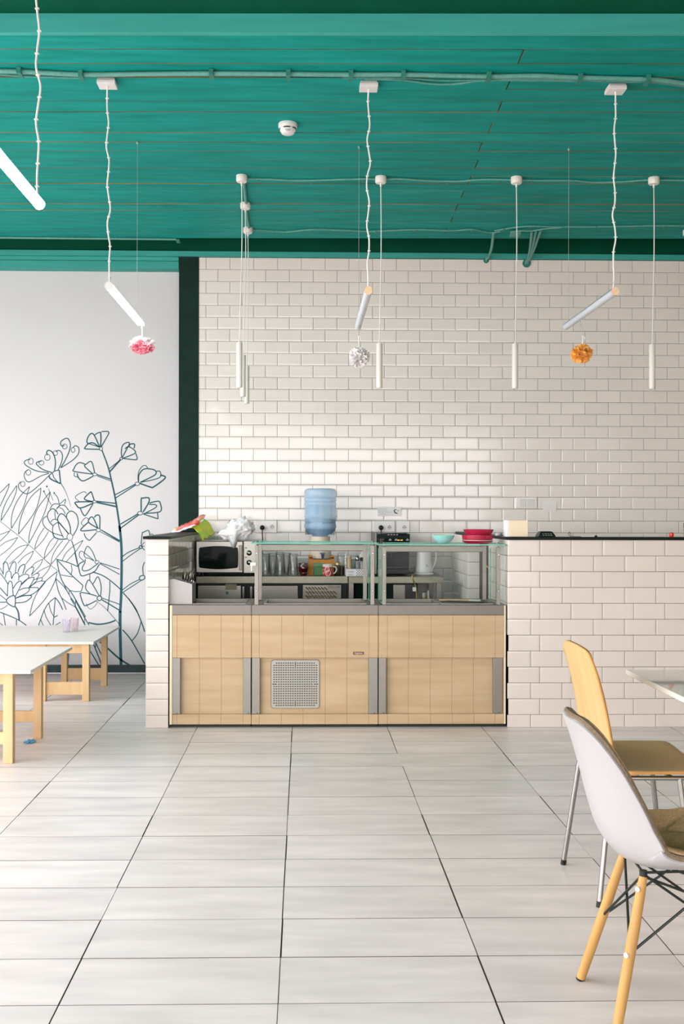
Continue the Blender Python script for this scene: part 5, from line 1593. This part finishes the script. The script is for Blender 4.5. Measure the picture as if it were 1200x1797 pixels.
def pendant(label, px_, py_, Yc, zt, zb_, cordseed, dx=0):
    c = onz(px_, py_, ZC - .02)
    X, Y = c.x, c.y
    t = thing('pendant_lamp', label, 'lamp', (X, Y, (zt + zb_) / 2), 0, 'slim white pendant lamps')
    MB().lathe([(.0345, ZC - .001), (.036, ZC - .006), (.036, ZC - .036), (.031, ZC - .044), (.006, ZC - .046), (.006, ZC - .066), (.003, ZC - .068)], (X, Y, 0), 28).build('ceiling_rose', M['white_metal'], t)
    P = spline([(X, Y, ZC - .067), (X + .003, Y, ZC - .3), (X + .004 + dx * .3, Y, ZC - .6), (X + dx, Y, zt)], 6)
    MB().tube(P, .0032, 7).build('cord', M['cord'], t)
    MB().lathe([(.004, zt + .018), (.006, zt), (.0185, zt - .001), (.0195, zt - .004), (.0195, zb_ + .012)], (X + dx, Y, 0), 24).build('lamp_tube', M['white_metal'], t)
    MB().lathe([(.0192, zb_ + .0118), (.0185, zb_ + .002), (.015, zb_), (.013, zb_ + .006), (0, zb_ + .006)], (X + dx, Y, 0), 24).build('lens_ring', M['white'], t)
pendant('slim white pendant lamp nearest the camera in the left cluster of three', 424, 313, 6.7, 2.465, 2.172, 0, -.012)
pendant('slim white pendant lamp in the middle of the left cluster of three', 430.5, 361, 7.3, 2.475, 2.180, 0, -.014)
pendant('slim white pendant lamp at the back of the left cluster of three', 435, 404, 7.9, 2.49, 2.20, 0, -.006)
pendant('slim white pendant lamp hanging above the coffee machine', 668, 315, 6.7, 2.465, 2.172, 0, -.006)
pendant('slim white pendant lamp hanging above the napkin block', 906, 316, 6.7, 2.465, 2.172, 0, -.006)
pendant('slim white pendant lamp nearest the right edge of the photo, fully in view', 1147, 317, 6.7, 2.465, 2.172, 0, -.008)
pendant('slim white pendant lamp mostly cut off by the right edge, only its ceiling rose showing', 1206.5, 408, 7.9, 2.49, 2.20, 0, .006)

# smoke detector
c = onz(505, 226, ZC - .03)
sd = thing('smoke_detector', 'round white smoke detector on the green ceiling', 'smoke detector', (c.x, c.y, ZC))
MB().lathe([(.052, ZC - .001), (.054, ZC - .006), (.053, ZC - .024), (.050, ZC - .030)], (c.x, c.y, 0), 36).build('base', M['white'], sd)
MB().lathe([(.046, ZC - .031), (.044, ZC - .044), (.040, ZC - .047), (.036, ZC - .056), (.030, ZC - .060), (0, ZC - .061)], (c.x, c.y, 0), 36).build('sensor_head', M['white'], sd)
g = MB()
for a0 in (-115, -50, 20, 90, 160):
    for k in range(6):
        an = R(a0 + k * 7.5)
        g.box(-.0032, .0032, -.0022, .0022, -.003, .002, mtx=Matrix.Translation((c.x + .0465 * math.cos(an), c.y + .0465 * math.sin(an), ZC - .0335)) @ Matrix.Rotation(an + R(90), 4, 'Z'))
g.build('air_slots', M['print_dark'], sd)
text('detector_label', 'USB2', .013, (c.x + .001, c.y - .0405, ZC - .0505), M['print_dark'], sd)

# painted conduits on the ceiling
def run(pts, z, sub=6):
    return spline([onz(x, y, z) for x, y in pts], sub)
cd = thing('conduit', 'bundle of green painted conduits running across the ceiling past the lamp boxes', 'conduit', tuple(onz(600, 134, ZC)))
main = [(-1300, 112), (-700, 118), (-300, 121), (-60, 124), (40, 126), (145, 131), (240, 130), (372, 129), (506, 130), (615, 131), (706, 131), (855, 134), (940, 133), (1014, 136), (1132, 139), (1170, 142), (1260, 152), (1500, 156), (2000, 162)]
MB().tube(run(main, ZC - .013), .0115, 10).build('conduit_pipe', M['conduit'], cd)
MB().tube(run([(x, y + 5.5 + 3 * math.sin(x * .021)) for x, y in main[1:6]], ZC - .008), .0058, 8).build('conduit_pipe', M['conduit'], cd)
MB().tube(run([(640, 139), (700, 140), (760, 147), (800, 147), (850, 141), (940, 141), (1014, 142)], ZC - .008), .006, 8).build('conduit_pipe', M['conduit'], cd)
MB().tube(run([(600, 137), (706, 137), (780, 141), (860, 140), (950, 140), (1014, 141), (1100, 144), (1180, 144), (1260, 158)], ZC - .007), .0052, 8).build('conduit_pipe', M['conduit'], cd)
MB().tube(run([(860, 139), (940, 138), (1014, 140), (1132, 143), (1200, 151), (1260, 160)], ZC - .010), .0068, 8).build('conduit_pipe', M['conduit'], cd)
for px, py in ((38, 126), (145, 131), (372, 129), (506, 130), (615, 131), (706, 131), (855, 134), (1014, 136), (1132, 139)):
    q = onz(px, py, ZC)
    MB().box(q.x - .011, q.x + .011, q.y - .060, q.y + .012, ZC - .031, ZC - .025).box(q.x - .011, q.x + .011, q.y - .060, q.y - .03, ZC - .026, ZC - .001).build('conduit_clip', M['clip'], cd)
c2 = thing('conduit', 'thin green cable linking the front row of slim pendant lamps on the ceiling', 'conduit', tuple(onz(700, 316, ZC)))
MB().tube(run([(433, 314), (478, 315), (520, 317), (570, 316), (640, 314), (668, 315), (700, 314), (745, 317), (800, 318), (850, 315), (906, 316), (950, 317), (1005, 317), (1040, 320), (1090, 319), (1147, 316), (1260, 318), (1387, 319), (1500, 321), (1750, 323)], ZC - .008), .0062, 8).build('cable', M['conduit'], c2)
for px, py in ((455, 315), (545, 317), (637, 315), (697, 315), (785, 318), (875, 316), (930, 317), (1005, 318), (1113, 318)):
    q = onz(px, py, ZC)
    MB().box(q.x - .007, q.x + .007, q.y - .018, q.y + .012, ZC - .017, ZC - .001).build('cable_clip', M['clip'], c2)
c3 = thing('conduit', 'thin green cable along the back of the ceiling, ending in the lamp cluster', 'conduit', tuple(onz(700, 404, ZC)))
MB().tube(run([(428, 322), (430, 340), (431.5, 356)], ZC - .011), .0095, 8).build('cable', M['conduit'], c3)
MB().tube(run([(432, 370), (434, 385), (436.5, 399)], ZC - .0105), .0090, 8).build('cable', M['conduit'], c3)
MB().tube(run([(442, 404), (456, 404), (500, 407), (545, 403), (600, 404), (650, 406), (731, 403), (790, 405), (828, 402.5), (845, 406), (862, 408.5), (878, 406)], ZC - .008), .0058, 8).build('cable', M['conduit'], c3)
MB().tube(run([(868, 405), (884, 402), (905, 399), (930, 397), (975, 398), (1050, 398), (1110, 397), (1165, 396), (1260, 397), (1500, 399), (1800, 401)], ZC - .009), .0062, 8).build('cable', M['conduit'], c3)
MB().tube(run([(895, 407), (915, 405), (935, 405), (960, 401), (985, 399)], ZC - .018), .006, 8).build('cable', M['conduit'], c3)
q = onz(904, 407, ZC)
MB().box(q.x - .035, q.x + .035, q.y - .05, q.y + .05, ZC - .028, ZC - .001).build('junction_box', M['conduit'], c3, bevel=.004)
for px, py in ((456, 404), (545, 403), (660, 405.5), (731, 403), (828, 402.5), (884, 401), (930, 397), (975, 398), (1045, 397.5), (1108, 397), (1165, 396)):
    q = onz(px, py, ZC)
    MB().box(q.x - .007, q.x + .007, q.y - .03, q.y + .012, ZC - .019, ZC - .001).build('cable_clip', M['clip'], c3)
def drop(label, starts, hole, r):
    h = at(hole[0], hole[1], YB - .012)
    t = thing('conduit_drop', label, 'conduit', tuple(h), 0)
    for i, (sx, sy) in enumerate(starts):
        a = onz(sx, sy, ZC - .012)
        f = .35 + .3 * (i / max(1, len(starts) - 1)) if len(starts) > 1 else .5
        hh = h + Vector(((f - .5) * .05, 0, .0))
        m_ = Vector((a.x * .45 + hh.x * .55 + .02, 8.45, ZC - .03))
        MB().tube(spline([a, a.lerp(m_, .5), m_, Vector((hh.x + .012, YB - .055, ZC - .045)), Vector((hh.x + .004, YB - .048, h.z + .02)), hh + Vector((0, .004, 0))], 8), r, 8).build('conduit_pipe', M['conduit'], t)
    MB().lathe([(.036 if len(starts) > 1 else .024, -.0006), (.036 if len(starts) > 1 else .024, .0006)], (h.x, YB - .0115, h.z), 20, axis='y').build('wall_hole', M['clip'], t)
drop('single green conduit bending from the ceiling into the top row of tiles', [(866, 409)], (853, 457), .011)
drop('three green conduits bending together from the ceiling into one hole in the top tiles', [(933, 408), (940, 408), (948, 406)], (924, 462), .011)
c4 = thing('conduit', 'short green conduit at the back left of the ceiling, ending above the black column', 'conduit', tuple(onz(200, 419, ZC)))
MB().tube(run([(-700, 411), (-60, 416.5), (100, 418), (309, 420)], ZC - .008), .008, 8).build('conduit_pipe', M['conduit'], c4)
q = onz(312, 421, ZC)
MB().box(q.x - .012, q.x + .018, q.y - .04, q.y + .03, ZC - .02, ZC - .001).build('end_fitting', M['clip'], c4, bevel=.003)

# =================================================================== POMPOMS
def pompom(name_label, c, rx, rz, m, m2, hang_top, seed, hook=True, thread_top=None, n=110):
    t = thing('paper_pompom', name_label, 'decoration', tuple(c), 0, 'tissue paper pompoms')
    rr = random.Random(seed)
    A, B = MB(), MB()
    for k in range(n):
        zf = 1 - 2 * (k + .5) / n
        an = k * 2.39996 + rr.gauss(0, .25)
        s_ = math.sqrt(max(0, 1 - zf * zf))
        d = Vector((s_ * math.cos(an), s_ * math.sin(an), zf))
        d = (d + Vector((rr.gauss(0, .15), rr.gauss(0, .15), rr.gauss(0, .15)))).normalized()
        side = d.cross(Vector((rr.gauss(0, 1), rr.gauss(0, 1), rr.gauss(0, 1)))).normalized()
        up = side.cross(d)
        L = rr.uniform(.82, 1.12)
        wd = rr.uniform(.22, .36)
        ph = rr.uniform(0, 6)
        def f(u, v):
            w_ = (u - .5) * 2 * wd * (.35 + .65 * math.sin(PI * min(1, .12 + v * .62)))
            ln = .25 + (L - .25) * v
            cr = .10 * math.sin(u * 9 + ph) * v + .22 * v * v
            p = d * ln + side * w_ + up * cr
            return Vector((c[0] + p.x * rx, c[1] + p.y * rx, c[2] + p.z * rz))
        (B if (m2 and zf < .05) else A).grid(f, 5, 5)
    A.lathe([(.02 * rx, -.55 * rz), (.5 * rx, -.3 * rz), (.55 * rx, 0), (.5 * rx, .3 * rz), (.02 * rx, .55 * rz)], c, 12)
    stuff(A.build('tissue_petals', m, t))
    if m2:
        stuff(B.build('tissue_petals', m2, t))
    rb = MB()
    top = Vector(hang_top)
    base = Vector((c[0], c[1], c[2] + rz * .75))
    rb.tube(spline([base, base.lerp(top, .5) + Vector((.001, 0, 0)), top, top + Vector((.010, 0, -.004)), top + Vector((.012, 0, -.020))], 5), .0035, 6)
    rb.build('ribbon_hook', M['cord'], t)
    if thread_top:
        MB().tube([top, Vector(thread_top)], .0011, 5).build('nylon_thread', M['thread'], t)
yp = yb - .01
c = at(249, 606, yp); pompom('pink tissue paper pompom with a pale top, hanging from the lit lamp over the mural', c, .072, .050, M['pale_tissue'], M['pink_tissue'], at(249, 566, yp), 1, n=130)
yp = yb - .15
c = at(630, 627, yp); pompom('white tissue paper pompom hanging under the middle tube lamp', c, .058, .058, M['white_tissue'], None, at(629.5, 590, yp), 2, thread_top=(at(629.5, 590, yp).x + .006, yp, 2.468), n=150)
yp = 5.95
c = at(1021, 621, yp); pompom('orange tissue paper pompom hanging under the right tube lamp', c, .058, .052, M['orange_tissue'], None, at(1022.5, 590, yp), 3, thread_top=(1.592, yp, 2.473), n=90)

# =================================================================== LOW TABLES AT THE LEFT
def low_table(label, top, zt, legs, rail_z, apron_z, group):
    x0, x1, y0, y1 = top
    t = thing('low_table', label, 'table', ((x0 + x1) / 2, (y0 + y1) / 2, 0), 0, group)
    MB().box(x0, x1, y0, y1, zt - .018, zt).build('tabletop', M['table_cream'], t, bevel=.002)
    for (a, b, c_, d) in legs:
        MB().box(a, b, c_, d, 0, zt - .0185).build('leg', M['pine'], t, bevel=.003)
    fr = [l for l in legs if l[2] < (y0 + y1) / 2 - .05]
    bk = [l for l in legs if l not in fr]
    for grp in (fr, bk):
        g2 = sorted(grp)
        for p, q in zip(g2[:-1], g2[1:]):
            if q[0] - p[1] < .8:
                MB().box(p[1], q[0], p[2] + .012, p[2] + .032, *rail_z).build('stretcher', M['pine'], t, bevel=.002)
            MB().box(p[1], q[0], p[2] + .012, p[2] + .032, *apron_z).build('apron', M['pine'], t, bevel=.002)
    return t
l1 = []
for xr in (-1.564, -1.912, -2.75, -3.10):
    l1 += [(xr - .052, xr, 5.649, 5.70), (xr - .048, xr, 6.262, 6.312)]
low_table('low pine table with white top nearest the camera at the left edge', (-3.2, -1.460, 5.615, 6.63), .507, l1, (.10, .166), (.425, .4885), 'low pine tables')
l2 = []
for xr in (-1.537, -1.848, -2.75, -3.06):
    l2 += [(xr - .049, xr, 7.52, 7.57), (xr - .045, xr, 8.193, 8.243)]
low_table('low pine table with white top standing along the mural wall', (-3.2, -1.50, 7.495, 8.56), .431, l2, (.046, .138), (.345, .4125), 'low pine tables')
def cup(label, px, py, m, rot):
    c_ = onz(px, py, .432)
    lathe_thing('plastic_cup', label, 'cup', [(.024, 0), (.026, .003), (.033, .100), (.031, .100), (.0245, .006), (0, .005)], (c_.x, c_.y, .4315), m, 24, 'plastic cups on the low table')
cup('pale lavender plastic cup on the low table by the mural', 116.5, 1109, M['lavender'], 0)
cup('pale rose plastic cup beside the lavender cup on the low table', 131, 1106.5, M['rose'], 0)
c_ = onz(52, 1303, 0)
g = MB()
for k in range(7):
    an = k * .9
    g.box(-.022, .022, -.012, .012, -.002, .002, mtx=Matrix.Translation((c_.x + .012 * math.cos(an), c_.y + .018 * math.sin(an), .007)) @ Matrix.Rotation(an, 4, 'Z') @ Matrix.Rotation(R(18), 4, 'X'))
tag(g.build('paper_scrap', M['blue_bit']), 'small blue crumpled scrap on the floor by the low table leg', 'scrap')

# =================================================================== RIGHT FOREGROUND
# white table
wt = thing('white_table', 'white topped table cut off by the right edge, behind the wooden chair', 'table', (1.75, 3.2, 0))
MB().box(1.268, 2.15, 2.25, 4.06, .722, .741).build('tabletop', M['table_white'], wt, bevel=.003)
for yy in (2.65, 3.62):
    MB().lathe([(.20, 0), (.20, .008), (.03, .02), (.028, .03), (.028, .715), (.08, .72), (.08, .7218)], (1.80, yy, 0), 24).build('pedestal', M['white_metal'], wt)

# plywood chair
wc = thing('plywood_chair', 'curved birch plywood chair with chrome legs by the white table', 'chair', (1.25, 3.80, 0))
ymid, hw_ = 3.795, .215
BP = [(1.125, .447), (1.085, .462), (1.078, .52), (1.066, .60), (1.047, .70), (1.022, .80), (1.008, .86)]
def back_fn(u, v):
    P = spline([Vector((x, 0, z)) for x, z in BP], 8)
    s_ = v * (len(P) - 1); k = min(len(P) - 2, int(s_)); p = P[k].lerp(P[k + 1], s_ - k)
    uu = 2 * u - 1
    ww = hw_ * (1.0 - .10 * max(0, v - .2))
    top = .020 * (1 - abs(uu) ** 2.5) * max(0, (v - .85) / .15)
    rnd = max(0, (abs(uu) - .78) / .22) ** 2 * .030 * max(0, (v - .8) / .2)
    bow = .016 * (1 - uu * uu) * min(1, v * 2)
    return Vector((p.x - bow, ymid + uu * ww, p.z + top - rnd))
def plywood(name, fn, nu, nv, th=.010):
    o_ = MB().grid(fn, nu, nv).build(name, [M['chair_ply'], M['ply_edge']], wc)
    s_ = o_.modifiers.new('thickness', 'SOLIDIFY')
    s_.thickness = th; s_.offset = 0; s_.material_offset_rim = 1; s_.use_rim = True
    return o_
plywood('backrest', back_fn, 17, 30)
def seat_fn(u, v):
    uu = 2 * u - 1
    x = 1.100 + .375 * v
    ww = (.252 - .01 * v) * (1 - .25 * max(0, (abs(v - .5) * 2 - .86) / .14) ** 2)
    z = .452 - .014 * math.sin(PI * min(1, v * 1.1)) * (1 - uu * uu) - .040 * max(0, (v - .82) / .18) ** 2 - .004 * (1 - abs(uu))
    z += .006 * abs(uu) ** 3
    return Vector((x, ymid + .015 + uu * ww, z))
plywood('seat', seat_fn, 17, 22)
rt = .0095
for lab, top, foot in (('rear near', (1.075, 3.60, .432), (1.020, 3.553)), ('rear far', (1.065, 3.965, .432), (1.006, 3.99)),
                       ('front near', (1.315, 3.60, .430), (1.36, 3.56)), ('front far', (1.335, 3.965, .430), (1.39, 3.995))):
    d = Vector((foot[0], foot[1], 0)); tp = Vector(top)
    lg = MB().tube([tp, tp.lerp(d, .5), tp.lerp(d, .955)], rt, 14).build('leg', M['chrome'], wc)
    MB().tube([tp.lerp(d, .955), d], rt + .0012, 14).build('foot', M['black'], lg)
g = MB()
for yy in (3.60, 3.965):
    g.tube([(1.06, yy, .432), (1.34, yy, .430)], rt * .9, 10)
g.tube([(1.12, 3.60, .431), (1.12, 3.965, .431)], rt * .8, 10).tube([(1.29, 3.60, .430), (1.29, 3.965, .430)], rt * .8, 10)
stuff(g.build('seat_frame', M['chrome'], wc))

# white shell chair
sc = thing('shell_chair', 'white moulded shell chair with a brown tufted cushion and beech legs', 'chair', (1.0, 2.84, 0))
YC = 2.845
SP = [(1.235, .432, .185, .000), (1.205, .436, .205, .018), (1.13, .422, .215, .040), (1.03, .405, .218, .052), (.94, .400, .214, .066), (.872, .420, .208, .088),
      (.825, .475, .200, .096), (.795, .560, .190, .088), (.772, .650, .176, .066), (.748, .735, .150, .036), (.733, .782, .105, .012), (.729, .794, .06, .002)]
PC = spline([Vector((a, 0, b)) for a, b, _, _ in SP], 6)
PW_ = spline([Vector((c_, d, 0)) for _, _, c_, d in SP], 6)
def shell_pt(u, v, off=0.0, ws=1.0):
    s_ = v * (len(PC) - 1); k = min(len(PC) - 2, int(s_)); f = s_ - k
    p = PC[k].lerp(PC[k + 1], f); wl_ = PW_[k].lerp(PW_[k + 1], f)
    tdir = (PC[min(k + 2, len(PC) - 1)] - PC[max(k - 1, 0)]).normalized()
    nrm = Vector((tdir.z, 0, -tdir.x))            # towards the sitter
    if nrm.z < -.2:
        nrm = -nrm
    uu = (2 * u - 1) * ws
    lift = wl_.y * abs(uu) ** 2.3
    # slope of the lift, to tilt the normal sideways
    sl = wl_.y * 2.3 * abs(uu) ** 1.3 * (1 if uu > 0 else -1) / max(.03, wl_.x)
    nn = (nrm - Vector((0, sl, 0))).normalized()
    q = p + nrm * lift + Vector((0, YC + uu * wl_.x, 0))
    return q + nn * off
g = MB(); g.grid(lambda u, v: shell_pt(u, v), 33, 60)
sh = g.build('shell', M['shell'], sc)
m_ = sh.modifiers.new('thickness', 'SOLIDIFY'); m_.thickness = .008; m_.offset = 0
m_ = sh.modifiers.new('edge', 'BEVEL'); m_.width = .002; m_.segments = 2; m_.limit_method = 'ANGLE'; m_.angle_limit = R(50)
def cushion(u, v):
    vv = .012 + v * .974
    e = min(1, (1 - abs(2 * u - 1)) / .10) * min(1, min(v, 1 - v) / .04)
    pad = .013 + .022 * math.sqrt(max(0, min(1, e))) * (1 - .75 * max(0, (vv - .72) / .28))
    if vv < .55:                                   # tufts of the seat
        a = (u - .5) * 6.0; b = vv * 11
        q_ = min(abs(((a + b) / 2 + .25) % 1 - .5), abs(((a - b) / 2 + .25) % 1 - .5))
        pad += .012 * min(1, q_ * 5) * e - .008 * e
    return shell_pt(u, vv, pad, .985)
g = MB(); g.grid(cushion, 45, 80)
cu = g.build('seat_cushion', M['fabric'], sc)
m_ = cu.modifiers.new('thickness', 'SOLIDIFY'); m_.thickness = .012; m_.offset = 0
pip = MB()
pts = [shell_pt(0.0, v / 40, .013, .975) for v in range(2, 40)] + [shell_pt(u / 12, .985, .012, .95) for u in range(1, 12)] + [shell_pt(1.0, v / 40, .013, .975) for v in range(39, 1, -1)]
pip.tube(spline(pts, 2), .0095, 8)
pip.build('cushion_piping', M['brown_rim'], sc)
TOPS = {'a': (.905, 2.742, .388), 'b': (.918, 2.945, .388), 'c': (1.135, 2.745, .392), 'd': (1.135, 2.945, .392)}
FEET = {'a': (.818, 2.690), 'b': (.806, 2.998), 'c': (1.255, 2.69), 'd': (1.255, 2.998)}
LEG = {}
for k in 'abcd':
    tp, ft = Vector(TOPS[k]), Vector((FEET[k][0], FEET[k][1], 0))
    LEG[k] = (tp, ft)
    lg = MB().tube([tp, tp.lerp(ft, .08), tp.lerp(ft, .35), tp.lerp(ft, .75), tp.lerp(ft, .985)], [.0105, .0125, .0145, .0142, .0130], 18).build('leg', M['beech'], sc)
    MB().tube([tp.lerp(ft, .985), ft], .0128, 16).build('foot_pad', M['black'], lg)
    ax = (ft - tp).normalized()
    for f_ in (.075, .50):
        q = tp.lerp(ft, f_) + Vector((-.004, -.0135, 0))
        if k == 'a':
            q = tp.lerp(ft, f_) + Vector((-.0115, -.0085, 0))
            mt = Matrix.Translation(q) @ Vector((-.8, -.6, 0)).to_track_quat('Z', 'Y').to_matrix().to_4x4()
            ms = MB(); n_ = 14
            ms.add([mt @ Vector((.0068 * math.cos(2 * PI * j / n_), .0068 * math.sin(2 * PI * j / n_), h)) for h in (0, .004) for j in range(n_)],
                   [tuple(range(n_ - 1, -1, -1)), tuple(range(n_, 2 * n_))] + [(j, (j + 1) % n_, n_ + (j + 1) % n_, n_ + j) for j in range(n_)])
            ms.build('bolt_cover', M['white'], lg)
def rod(name, a, b):
    MB().tube([a, b], .0036, 8).build(name, M['black_metal'], sc)
br = MB()
for k in 'abcd':
    tp = LEG[k][0]
    br.tube([tp + Vector((0, 0, .016)), tp + Vector((0, 0, .001))], .0105, 12)
ctr = [(a_, b_) for a_, b_ in (('a', 'c'), ('b', 'd'), ('a', 'b'), ('c', 'd'))]
for a_, b_ in ctr:
    rod('brace_rod', LEG[a_][0].lerp(LEG[a_][1], .50), LEG[b_][0] + Vector((0, 0, .006)))
    rod('brace_rod', LEG[b_][0].lerp(LEG[b_][1], .50), LEG[a_][0] + Vector((0, 0, .006)))
    rod('seat_rail', LEG[a_][0] + Vector((0, 0, .010)), LEG[b_][0] + Vector((0, 0, .010)))
rod('brace_rod', LEG['a'][0] + Vector((0, 0, .0)), LEG['c'][0].lerp(LEG['c'][1], .25))
rod('brace_rod', LEG['b'][0] + Vector((0, 0, .0)), LEG['d'][0].lerp(LEG['d'][1], .25))
stuff(br.build('leg_sockets', M['black_metal'], sc))
